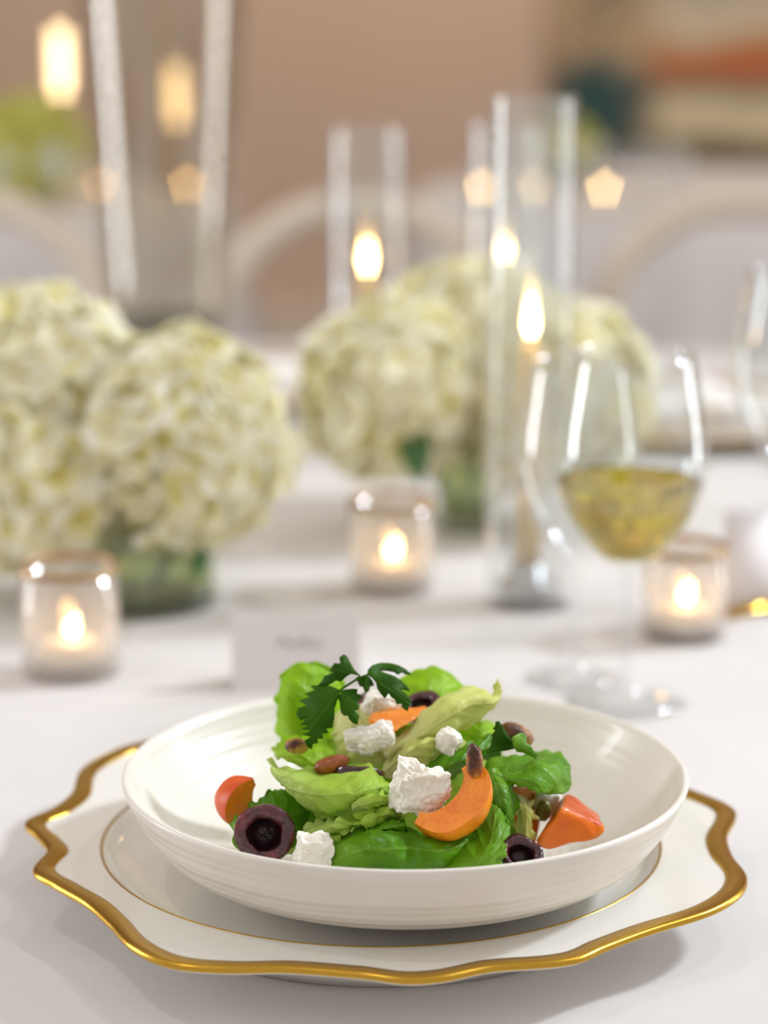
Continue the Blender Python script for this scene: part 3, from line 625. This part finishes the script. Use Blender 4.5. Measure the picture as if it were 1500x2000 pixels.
lump('cheese_chunk', S_(750, 1376, .004), (.0075, .006, .0060), M['cheese'], 'white cheese piece at the top between parsley and orange slice', 'cheese', 13, rot=(.1, .2, .1), sq=.3, group=CH)
lump('cheese_chunk', S_(1070, 1572, -.018), (.0055, .005, .0060), M['cheese'], 'bit of white cheese behind the right orange wedge', 'cheese', 17, sq=.4, group=CH)
# pistachios
nut(S_(580, 1457, -.026), (.0048, .0036, .0034), (0, .1, .2), M['nut'], 'green and brown pistachio on the left leaf under the parsley', 1)
nut(S_(648, 1492, -.034), (.0074, .004, .0034), (0, -.25, .1), M['nut_orange'], 'orange-brown pistachio on the rim of the big cupped leaf', 3)
nut(S_(927, 1487, -.068), (.0034, .0034, .0070), (0, -.12, 0), M['nut_brown'], 'brown pistachio standing upright on top of the orange crescent', 5)
nut(S_(1008, 1436, -.004), (.0076, .005, .0046), (0, .45, .2), M['nut_brown'], 'big dark brown pistachio at the upper right behind the parsley sprig', 7)
nut(S_(1062, 1584, -.026), (.0030, .003, .0048), (0, .1, 0), M['nut_green'], 'greenish pistachio between the two right orange wedges', 9)
# parsley
def z1(pts): return [(400+x/3.571, 1250+y/3.571) for x, y in pts]
def z2(pts): return [(780+x/3.409, 1280+y/3.409) for x, y in pts]
ps = empty('parsley_sprig', S_(676, 1345, -.024), label='dark green flat parsley sprig crowning the salad', cat='parsley')
Yp = lambda x, y: -.024 - (y-1345)*.00012 + abs(x-690)*.00003
poly_leaf('leaflet', z1([(945, 350), (880, 322), (800, 315), (738, 322), (768, 352), (698, 375), (732, 398), (655, 425), (714, 456), (650, 480), (640, 525), (665, 558), (720, 540), (668, 592), (730, 590), (676, 622), (738, 630), (676, 660), (738, 675), (692, 705), (712, 740), (745, 762), (756, 722), (790, 716), (786, 688), (826, 688), (815, 652), (862, 650), (845, 618), (890, 612), (905, 545), (905, 480), (925, 420), (940, 390)]), Yp, M['parsley'], [z1([(945, 355)])[0], z1([(715, 640)])[0]], ps)
poly_leaf('leaflet', z1([(948, 360), (980, 345), (1030, 340), (1065, 345), (1060, 375), (1090, 385), (1092, 412), (1060, 420), (1078, 455), (1072, 485), (1045, 490), (1078, 530), (1065, 588), (1035, 580), (1010, 555), (995, 525), (972, 530), (950, 505), (945, 450), (944, 400)]), Yp, M['parsley'], [z1([(948, 360)])[0], z1([(1050, 540)])[0]], ps)
poly_leaf('leaflet', z1([(1075, 240), (1040, 205), (1015, 160), (988, 112), (965, 102), (938, 125), (945, 165), (905, 162), (888, 185), (868, 218), (905, 222), (870, 238), (835, 250), (822, 280), (790, 315), (850, 320), (890, 300), (915, 282), (945, 292), (985, 258), (1020, 235), (1060, 244)]), Yp, M['parsley'], [z1([(1075, 242)])[0], z1([(880, 200)])[0]], ps)
poly_leaf('leaflet', z1([(1132, 240), (1140, 205), (1170, 175), (1220, 160), (1290, 163), (1350, 178), (1400, 205), (1442, 242), (1400, 238), (1380, 226), (1350, 242), (1320, 222), (1260, 212), (1210, 215), (1250, 228), (1320, 252), (1370, 285), (1410, 325), (1430, 355), (1395, 346), (1352, 336), (1395, 370), (1425, 400), (1442, 440), (1425, 455), (1415, 497), (1385, 480), (1372, 445), (1340, 450), (1325, 412), (1300, 400), (1282, 372), (1255, 408), (1230, 380), (1205, 345), (1195, 300), (1170, 265)]), Yp, M['parsley'], [z1([(1140, 240)])[0], z1([(1400, 420)])[0]], ps)
poly_leaf('leaflet', z1([(1130, 243), (1090, 250), (1052, 262), (1065, 290), (1080, 322), (1100, 325), (1120, 370), (1145, 355), (1152, 325), (1178, 320), (1170, 290), (1150, 262)]), Yp, M['parsley'], [z1([(1130, 245)])[0], z1([(1120, 360)])[0]], ps)
st = [S_(x, y, Yp(x, y)) - ps.location for x, y in z1([(935, 358), (1010, 305), (1075, 268), (1135, 243)])]
link('stalk', tube('stalk', crv(st, 12), .0005, 8), M['parsley'], ps)
st = [S_(x, y, Yp(x, y)) - ps.location for x, y in z1([(1040, 285), (1072, 262), (1075, 240)])]
link('stalk', tube('stalk', crv(st, 8), .0004, 8), M['parsley'], ps)
st = [S_(660, 1352, -.024) - ps.location, S_(668, 1375, -.016) - ps.location, S_(690, 1400, .0) - ps.location]
link('stalk', tube('stalk', crv(st, 8), .0006, 8), M['parsley'], ps)
p2 = empty('parsley_sprig', S_(975, 1470, -.040), label='small parsley sprig on the shiny right leaf by the dark nut', cat='parsley')
Yq = lambda x, y: -.040 + (x-980)*.0001
poly_leaf('leaflet', z2([(640, 440), (665, 438), (690, 478), (712, 515), (730, 540), (760, 570), (765, 620), (700, 635), (640, 640), (580, 655), (610, 600), (620, 555), (618, 530), (640, 500), (622, 490), (640, 468)]), Yq, M['parsley'], [z2([(600, 650)])[0], z2([(670, 460)])[0]], p2)
o = poly_leaf('leaflet', z2([(750, 545), (790, 525), (810, 515), (845, 535), (848, 560), (840, 582), (880, 605), (890, 630), (925, 660), (905, 685), (870, 668), (820, 645), (780, 640), (758, 600)]), lambda x, y: Yq(x, y)-.004, M['spinach'], [z2([(760, 580)])[0], z2([(915, 670)])[0]], p2)
o['label'] = 'brighter green leaflet'
# ------------------------------------------------------------------ tableware behind
flame_me = lathe_s('flame', [(0, 0), (.0022, .002), (.0032, .006), (.0026, .012), (.0012, .018), (0, .023)], 16)
flame_me.materials.append(M['flame'])
for p in flame_me.polygons: p.use_smooth = True
def flame(parent, z, s=1, x=0, y=0):
    o = bpy.data.objects.new('flame', flame_me); COL.objects.link(o); o.parent = parent; o.location = (x, y, z); o.scale = (s, s, s); return o
def votive(loc, r, h, label, level=.0, fs=.8, group='glass votive candle holders'):
    t = empty('votive_holder', loc, label=label, cat='candle holder', group=group)
    b = h*.14
    prof = [(0, 0), (r*.92, 0), (r, .003), (r, h*.5), (r, h), (r-.0016, h), (r-.0018, h*.5), (r-.002, b), (r*.8, b-.002), (0, b-.002)]
    gc = link('glass_cup', lathe('glass_cup', prof, 48), M['frost'], t)
    g = link('gold_lip', lathe('gold_lip', [(r+.0004, h-.0035), (r+.0006, h), (r-.0008, h+.001), (r-.0022, h), (r-.0018, h-.0035)], 48), M['bronze'], gc); g['label'] = 'gold painted lip'
    c = empty('tealight', Vector(loc)+Vector((0, 0, b)), label='lit tealight inside the ' + label.replace('glass votive', 'votive glass'), cat='candle')
    link('wax', lathe('wax', [(0, 0), (.0165, 0), (.0175, .001), (.0175, .010), (.0165, .0105), (0, .0098)], 32), M['wax_white'], c)
    link('wick', tube('wick', [(0, 0, .0095), (.0003, 0, .013), (.0008, 0, .0155)], .0006, 6), M['wick'], c)
    fl = flame(c, .0125, fs); fl.scale = (1.25, 1.25, .62); fl.rotation_euler = (0, .25, 0)
    return t
votive(T_(140, 1315), .0272, .062, 'glass votive at left in front of the big hydrangeas')
votive(T_(765, 1152), .0262, .058, 'glass votive at centre, behind the salad')
votive(T_(1335, 1242), .0245, .054, 'glass votive at right behind the wine glass')
def hurricane(px, py, r, h, cz, label, clabel, rc=.0075):
    p = T_(px, py); t = empty('hurricane_shade', p, label=label, cat='candle holder', group='clear glass cylinders round the taper candles')
    link('glass_cylinder', lathe('glass_cylinder', [(0, 0), (r*.97, 0), (r, .002), (r, .012), (r, h*.5), (r, h-.001), (r-.0009, h), (r-.0018, h-.001), (r-.0018, h*.5), (r-.0018, .012), (r*.7, .010), (0, .010)], 64), M['glass'], t)
    link('candle_socket', lathe('candle_socket', [(0, .0105), (.018, .0105), (.018, .013), (.0105, .016), (.0105, .026), (.0085, .026), (.0085, .018), (0, .018)], 24), M['metal'], t)
    c = empty('taper_candle', p+Vector((0, 0, .0185)), label=clabel, cat='candle', group='ivory taper candles')
    link('wax', lathe('wax', [(0, 0), (rc, 0), (rc, cz-.02), (rc*.85, cz-.004), (rc*.4, cz), (0, cz-.001)], 24), M['wax'], c)
    link('wick', tube('wick', [(0, 0, cz-.002), (.0003, 0, cz+.004), (.0008, 0, cz+.007)], .0007, 6), M['wick'], c)
    flame(c, cz+.003, 1.15)
hurricane(1030, 1178, .0262, .305, .142, 'tall clear glass cylinder nearest, right of centre', 'long ivory taper candle in the nearest glass cylinder')
hurricane(718, 880, .0310, .250, .119, 'tall clear glass cylinder behind the hydrangeas, left of the centre', 'ivory taper candle showing above the left of the middle hydrangeas')
hurricane(982, 885, .0310, .255, .121, 'tall clear glass cylinder behind the hydrangeas, overlapped by the nearest cylinder', 'ivory taper candle just left above the nearest candle flame')
def wine_glass(loc, rb, h, label, wine=None, group='stemmed glasses'):
    t = empty('wine_glass', loc, label=label, cat='glass', group=group)
    # bowl 60% of height
    hb = h*.60; z0 = h-hb; w_ = .0009
    out = [(.0042, z0-.008), (.006, z0-.002), (rb*.45, z0+hb*.07), (rb*.78, z0+hb*.22), (rb*.96, z0+hb*.38), (rb, z0+hb*.50), (rb*.97, z0+hb*.66), (rb*.88, z0+hb*.84), (rb*.80, h)]
    inn = [(r-w_, z+(w_ if i < 4 else 0)) for i, (r, z) in list(enumerate(out))[::-1] if i > 1]
    prof = [(0, 0), (rb*.80, 0), (rb*.82, .0012), (rb*.5, .003), (.008, .006), (.0038, .014), (.0032, .03), (.0033, z0-.02)] + [tuple(a) for a in sm(out, 4)] + [tuple(a) for a in sm(inn, 4)] + [(0, z0+.004)]
    link('glass_body', lathe('glass_body', [(max(r, 0), z) for r, z in prof], 64), M['glass'], t)
    if wine:
        zt = z0+hb*wine; pr = [(max(r-w_-.0002, 0), z) for r, z in sm(out[1:], 6) if z < zt-.0002 and z > z0+.004]
        def rat(z):
            s = sm(out, 8)
            for a, b in zip(s, s[1:]):
                if a[1] <= z <= b[1]: return a[0]+(b[0]-a[0])*(z-a[1])/max(1e-9, b[1]-a[1])-w_-.0002
            return rb
        wl = empty('white_wine', Vector(loc)+Vector((0, 0, z0+.005)), label='pale yellow white wine filling the lower half of the glass', cat='wine')
        me = lathe('liquid', [(0, z0+.0045)] + pr + [(rat(zt), zt), (rat(zt)-.0006, zt-.0003), (0, zt-.0004)], 64); me.transform(Matrix.Translation((0, 0, -(z0+.005))))
        link('liquid', me, M['wine'], wl)
    return t
wine_glass(T_(1222, 1372), .0400, .188, 'wine glass of pale white wine right behind the bowl', wine=.40)
wine_glass(T_(1120, 1325), .0330, .175, 'empty wine glass just left of the wine-filled one')
wine_glass(T_(1545, 1180), .0400, .205, 'empty wine glass cut off by the right edge of the picture')
# place card
pc = T_(578, 1336)
t = empty('place_card', pc, .04, label='folded white place card with a faint grey handwritten name behind the bowl', cat='card')
W2, H2 = .0345, .040
for s, nm in ((-1, 'front_flap'), (1, 'back_flap')):
    v = [(-W2, s*.014, 0), (W2, s*.014, 0), (W2, 0, H2), (-W2, 0, H2)]
    o = link(nm, pyd(nm, v, [(0, 1, 2, 3)]), M['paper'], t, False); sd = o.modifiers.new('s', 'SOLIDIFY'); sd.thickness = .0005
pts = []
for i in range(90):
    a = i/89; x = -.011 + .024*a; up = .0011*math.sin(a*38) + (.002*math.sin(a*PI*3) if a < .35 else 0) + (.0022*max(0, math.sin((a-.55)*14)) if .5 < a < .75 else 0)
    z = .0245 + up; y = -.014*(1-z/H2) - .0007; pts.append((x + .0012*math.cos(a*38), y, z))
g = link('handwriting', tube('handwriting', pts, .00038, 5), M['ink'], t); g['label'] = 'faint grey script line'
# white card with gold foot at right
p = T_(1470, 1196)
t = empty('menu_card', p, .62, label='upright white card in a gold foot at the right edge', cat='card')
o = link('card', box_me('card', .050, .0014, .062, .0003), M['paper'], t); o.location = (0, 0, .034)
link('gold_foot', box_me('gold_foot', .054, .012, .0045, .001), M['gold'], t).location = (0, 0, .0024)
# ------------------------------------------------------------------ hydrangeas
def floret_mesh(seed, pm='petal'):
    r_ = random.Random(seed); v, f, uv = [], [], []
    for k in range(4):
        a0 = k*PI/2 + r_.uniform(-.15, .15); Ls = r_.uniform(.9, 1.1)*.0150; Ws = Ls*.60; tilt = r_.uniform(-.1, .35)
        base = len(v); n = 4
        for i in range(n+1):
            t = i/n; wd = Ws*math.sin(PI*min(1, .12+t*.80))**.7
            for j in (-1, 0, 1):
                x = .0006 + Ls*t; y = wd*j; z = Ls*(tilt*t*t + .25*t*(1-t)) + abs(j)*wd*.18*(1 if r_.random() < .8 else -1)
                v.append((x*math.cos(a0)-y*math.sin(a0), x*math.sin(a0)+y*math.cos(a0), z)); uv.append((t, .5+j*.5))
        for i in range(n):
            for j in range(2): a = base+i*3+j; f.append((a, a+1, a+4, a+3))
    me = pyd('floret', v, f, uv); me.materials.append(M[pm])
    for p in me.polygons: p.use_smooth = True
    return me
FL = [floret_mesh(s) for s in range(6)]
FY = [floret_mesh(s, 'petal_yellow') for s in range(3)]
def hydrangea(c, R, base, label, group, n=150, squash=.86, fs=1.0, seed=1):
    r_ = random.Random(seed)
    h = empty('hydrangea', c, label=label, cat='flower', group=group)
    bm = bmesh.new(); bmesh.ops.create_icosphere(bm, subdivisions=3, radius=R*.80)
    for q_ in bm.verts: q_.co.z *= squash; q_.co *= 1+.12*noise.noise(q_.co*40+Vector((seed, 0, 0)))
    me = bpy.data.meshes.new('flower_core'); bm.to_mesh(me); bm.free(); link('flower_core', me, M['core'], h)
    st = [(0, 0, -R*.6)] + [Vector(base)-Vector(c)]
    link('stem', tube('stem', crv([st[0], (Vector(st[0])+Vector(st[1]))/2+Vector((.004, 0, 0)), st[1]], 6), .0028, 8), M['stem'], h)
    ga = PI*(3-math.sqrt(5))
    for i in range(n):
        z = 1-(i+.5)/n*1.82; r = math.sqrt(max(0, 1-z*z)); a = ga*i + r_.uniform(-.15, .15)
        d = Vector((r*math.cos(a), r*math.sin(a), z)); k = 1+.10*noise.noise(d*2.3+Vector((seed*5, 0, 0)))+r_.uniform(-.05, .05)
        o = bpy.data.objects.new('floret', FL[(i+seed) % 6] if seed < 10 else FY[i % 3]); COL.objects.link(o); o.parent = h
        o.location = (d.x*R*k, d.y*R*k, d.z*R*squash*k)
        dd = (d+Vector((r_.uniform(-.35, .35), r_.uniform(-.35, .35), r_.uniform(-.35, .35)))).normalized()
        o.rotation_euler = (dd.to_track_quat('Z', 'Y') @ Matrix.Rotation(r_.uniform(0, 6), 3, 'Z').to_quaternion()).to_euler()
        s = fs*r_.uniform(.95, 1.35); o.scale = (s, s, s)
    return h
def cyl_vase(p, r, h, label, water=.7):
    t = empty('glass_vase', p, label=label, cat='vase')
    link('glass_wall', lathe('glass_wall', [(0, 0), (r-.001, 0), (r, .002), (r, h*.5), (r, h), (r-.0025, h), (r-.0025, h*.5), (r-.0025, .009), (0, .008)], 56), M['vase_glass'], t)
    link('water', lathe('water', [(0, .0085), (r-.003, .0095), (r-.003, h*water), (0, h*water)], 40), M['water'], t)
    return t
pa = T_(268, 1172)
cyl_vase(pa, .050, .058, 'short clear glass vase with green water under the left hydrangeas')
G1 = 'hydrangea heads in the left vase'
hydrangea(S_(80, 760, pa.y+.03), .062, pa+Vector((-.02, .01, .012)), 'pale hydrangea head at upper left, top of the left bunch', G1, 170, seed=2)
hydrangea(S_(345, 868, pa.y-.005), .060, pa+Vector((.012, 0, .012)), 'hydrangea head at right of the left bunch', G1, 170, squash=1.05, seed=3)
hydrangea(S_(90, 950, pa.y-.005), .056, pa+Vector((-.01, -.01, .012)), 'cream hydrangea head at lower left above the votive', G1, 160, seed=4)
pb = T_(915, 1030)
cyl_vase(pb, .022, .062, 'small clear glass vase under the middle hydrangeas')
G2 = 'hydrangea heads in the middle vase'
hydrangea(S_(765, 770, pb.y-.01), .056, pb+Vector((-.005, 0, .012)), 'yellowish hydrangea head at left of the middle bunch', G2, 160, squash=1.0, seed=5)
hydrangea(S_(1085, 770, pb.y), .058, pb+Vector((.005, 0, .012)), 'cream hydrangea head at right of the middle bunch', G2, 160, squash=1.0, seed=6)
hydrangea(S_(915, 665, pb.y+.05), .058, pb+Vector((0, .006, .012)), 'pale hydrangea head at the top of the middle bunch', G2, 150, seed=7)
def leaf_at(px, py, Y, ang, Ln, label):
    v, uv, f = [], [], []
    for i in range(9):
        t = i/8; wd = Ln*.26*math.sin(PI*min(.98, t+.02))
        for j in (-1, 0, 1): v.append((wd*j, -.006*abs(j)-.02*t*t, -Ln*t)); uv.append((.5+.5*j, t))
    for i in range(8):
        for j in range(2): a = i*3+j; f.append((a, a+1, a+4, a+3))
    o = link('hydrangea_leaf', pyd('hydrangea_leaf', v, f, uv), M['dleaf']); o.location = S_(px, py, Y); o.rotation_euler = (0, ang, 0)
    sd = o.modifiers.new('s', 'SOLIDIFY'); sd.thickness = .0006; tag(o, label, 'leaf')
leaf_at(806, 815, pb.y-.062, -.1, .040, 'dark green leaf hanging between the middle hydrangea heads')
leaf_at(400, 1060, pa.y-.045, .3, .018, 'small green leaf tip below the left hydrangeas')
leaf_at(1038, 540, pb.y+.05, .2, .020, 'green leaf tip sticking out at the top of the middle hydrangeas')
# ------------------------------------------------------------------ tall smoky vase
pv = T_(328, 712); Dv = (pv.y-CAM.y)
t = empty('tall_vase', pv, label='very tall flared smoky glass vase at left behind the hydrangeas', cat='vase')
hv = .52; r0, r1 = .056, .092
prof = [(0, 0), (r0*.96, 0), (r0, .004), (r0, .03)] + [(r0+(r1-r0)*(k/10)**1.1, .03+(hv-.03)*k/10) for k in range(1, 11)]
inn = [(r-.0035, z) for r, z in prof[3:]][::-1]
link('glass_wall', lathe('glass_wall', prof+inn+[(r0-.006, .024), (0, .022)], 72), M['smoke_glass'], t)
g = link('glass_base', lathe('glass_base', [(0, .0225), (r0-.0055, .0245), (r0-.0045, .036), (r0-.004, .046), (0, .048)], 48), mat('dark_moss', '55583c', .8), t); g['label'] = 'dark green moss layer in the bottom'
# ------------------------------------------------------------------ chairs
def arch_chair(loc, rz, label, group='arched-back banquet chairs'):
    t = empty('banquet_chair', loc, rz, label=label, cat='chair', group=group); t.scale = (.95, .95, .95)
    # local: back at y=0, seat toward -y
    pts = [(.17, .0, 0), (.185, 0, .3), (.19, .0, .48), (.195, .02, .62), (.16, .035, .78), (.08, .04, .855), (0, .042, .87)]
    full = pts + [(-x, y, z) for x, y, z in pts[-2::-1]]
    c = crv(full, 60); link('back_frame', tube('back_frame', c, .021, 10), M['chair'], t)
    link('crossbar', tube('crossbar', [(-.185, .005, .56), (0, .02, .57), (.185, .005, .56)], .014, 8), M['chair'], t)
    for s in (-1, 1): link('leg', tube('leg', [(s*.19, -.40, 0), (s*.19, -.40, .44)], [.014, .02], 8), M['chair'], t)
    o = link('seat', box_me('seat', .42, .44, .05, .015), M['chair'], t); o.location = (0, -.2, .45)
    o = link('seat_pad', box_me('seat_pad', .39, .41, .05, .02), M['pad'], t); o.location = (0, -.2, .50)
    return t
def at_y(px, Y, z=0): p = S_(px, 1000, Y); return Vector((p.x, Y, z))
arch_chair(at_y(700, 1.96), .0, 'arched chair beyond the table, behind the middle hydrangeas')
arch_chair(at_y(1440, 1.99), -.1, 'arched chair beyond the table at right under the tapestry')
arch_chair(at_y(-60, 2.0), -.1, 'arched chair at far left, seen behind the left hydrangeas')
# ------------------------------------------------------------------ far settings on the near table
def plate(loc, label, group='white plates with gold edges at the far place settings'):
    t = empty('dinner_plate', loc, label=label, cat='plate', group=group)
    link('plate_body', lathe('plate_body', [(0, .002), (.075, .002), (.085, .004), (.10, .012), (.14, .016), (.142, .015), (.10, .008), (.08, .0), (0, .0)], 48), M['porcelain'], t)
    link('gold_rim', lathe('gold_rim', [(.131, .0155), (.1412, .0168), (.1426, .0150)], 48), M['gold'], t)
def napkin(loc, rz, label, group='folded white napkins on the far plates'):
    v, f = [], []
    for i in range(13):
        for j in range(9):
            x = -.06+.12*i/12; y = -.035+.07*j/8; z = .020*math.exp(-(x*x)/.003)*(1-abs(y)/.05)+.006*math.sin(x*90)+.012; v.append((x, y, z))
    for i in range(12):
        for j in range(8): a = i*9+j; f.append((a, a+9, a+10, a+1))
    o = link('folded_napkin', pyd('folded_napkin', v, f), M['linen']); o.location = loc; o.rotation_euler = (0, 0, rz); sd = o.modifiers.new('s', 'SOLIDIFY'); sd.thickness = .006
    tag(o, label, 'napkin', group)
for (px, py, nm) in ((600, 770, 'left of the middle hydrangeas'), (1330, 830, 'behind the wine glass'), (1900, 905, 'at the right edge')):
    p = T_(px, py); plate(p, 'gold-edged plate at the far side of the table, ' + nm)
    napkin(p+Vector((0, 0, .004)), .2, 'white napkin lying on the plate ' + nm)
# ------------------------------------------------------------------ far tables dressing
def far_glass(p, s, label): return wine_glass(p, .036*s, .19*s, label, group='stemmed glasses on the far tables')
for px, py, nm in ((60, 455, 'leftmost on the far left table, under the yellow flowers'), (150, 440, 'second from the left on the far left table'), (270, 452, 'right behind the tall smoky vase'), (505, 430, 'at the right end of the far left table'), (1160, 425, 'first right of the nearest glass cylinder on the far right table'), (1235, 432, 'second right of the nearest cylinder on the far right table'), (1320, 425, 'third right of the nearest cylinder on the far right table'), (905, 425, 'left of the three taper candles on the far right table'), (1040, 430, 'seen through the nearest cylinder on the far right table'), (830, 410, 'at the left end of the far right table')):
    D = .4044/math.tan(PITCH-math.atan((1000-py)/FOC)); Y = D+CAM.y
    tb = (Vector((.50, 2.93)) if px > 700 else Vector((-.70, 2.85)))
    p = S_(px, py, Y); q2 = Vector((p.x, p.y)); d = q2-tb
    if d.length > .40: q2 = tb + d.normalized()*.39
    far_glass(Vector((q2.x, q2.y, TZ)), .55, 'small stemmed glass ' + nm)
G3 = 'yellow-green hydrangea heads on the far tables'
pc3 = Vector((-1.15+.55, 3.9-.1, TZ))
pl = S_(40, 292, 2.75); cyl_vase(Vector((pl.x, 2.75, TZ)), .045, .09, 'small glass vase on the far left table')
hydrangea(pl, .074, (pl.x, 2.75, TZ+.02), 'yellow-green hydrangea ball at upper left on the far left table', G3, 120, fs=1.8, seed=11)
pr_ = S_(1105, 292, 3.1); cyl_vase(Vector((pr_.x, 3.1, TZ)), .045, .09, 'small glass vase on the far right table')
hydrangea(pr_, .044, (pr_.x, 3.1, TZ+.02), 'yellow-green hydrangea ball beside the tapestry on the far right table', G3, 90, fs=1.1, seed=12)
def tube_lamp(px, py, Y, label, h=.10):
    p = S_(px, py, Y); z0 = TZ; t = empty('table_lamp', (p.x, Y, z0), label=label, cat='lamp', group='glowing tube lamps on the far left table')
    zc = p.z-z0
    link('lamp_base', lathe('lamp_base', [(0, 0), (.035, 0), (.035, .006), (.006, .012), (.006, zc-h/2), (.013, zc-h/2+.002), (0, zc-h/2+.003)], 24), M['gold'], t)
    link('glowing_tube', lathe('glowing_tube', [(0, zc-h/2+.0035), (.010, zc-h/2+.005), (.011, zc), (.010, zc+h/2), (0, zc+h/2+.003)], 20), M['glow'], t)
tube_lamp(118, 125, 2.95, 'glowing tube lamp at the upper left of the picture')
tube_lamp(345, 190, 3.05, 'added glowing tube standing in for a lamp reflection in the tall smoky vase', .09)  # second tube is added, stands in for the first lamp's reflection
def tealight(px, py, Y, label):  # added flames standing in for blurred glints of the far glassware
    p = S_(px, py, Y); tb = (Vector((.50, 2.93)) if px > 700 else Vector((-.70, 2.85)))
    q2 = Vector((p.x, Y)); d = q2-tb
    if d.length > .40: q2 = tb+d.normalized()*.40
    c = empty('tealight', Vector((q2.x, q2.y, TZ)), label=label, cat='candle', group='added tealights for glass glints on the far tables')
    link('wax', lathe('wax', [(0, 0), (.0175, .0), (.0175, .014), (0, .013)], 24), M['wax_white'], c); flame(c, .015, .8)
for px, py, nm in ((125, 395, 'second from left, right of the yellow flowers'), (65, 465, 'leftmost, low under the yellow flowers'), (200, 475, 'just left of the tall smoky vase'), (490, 400, 'right of the tall smoky vase')): tealight(px, py, 2.8, 'added tealight for a glass glint on the far left table, ' + nm)
for px, py, nm in ((900, 390, 'left of the cylinders'), (1180, 392, 'right of the cylinders'), (1045, 392, 'seen through the nearest cylinder')): tealight(px, py, 2.75, 'added tealight for a glass glint on the far right table, ' + nm)
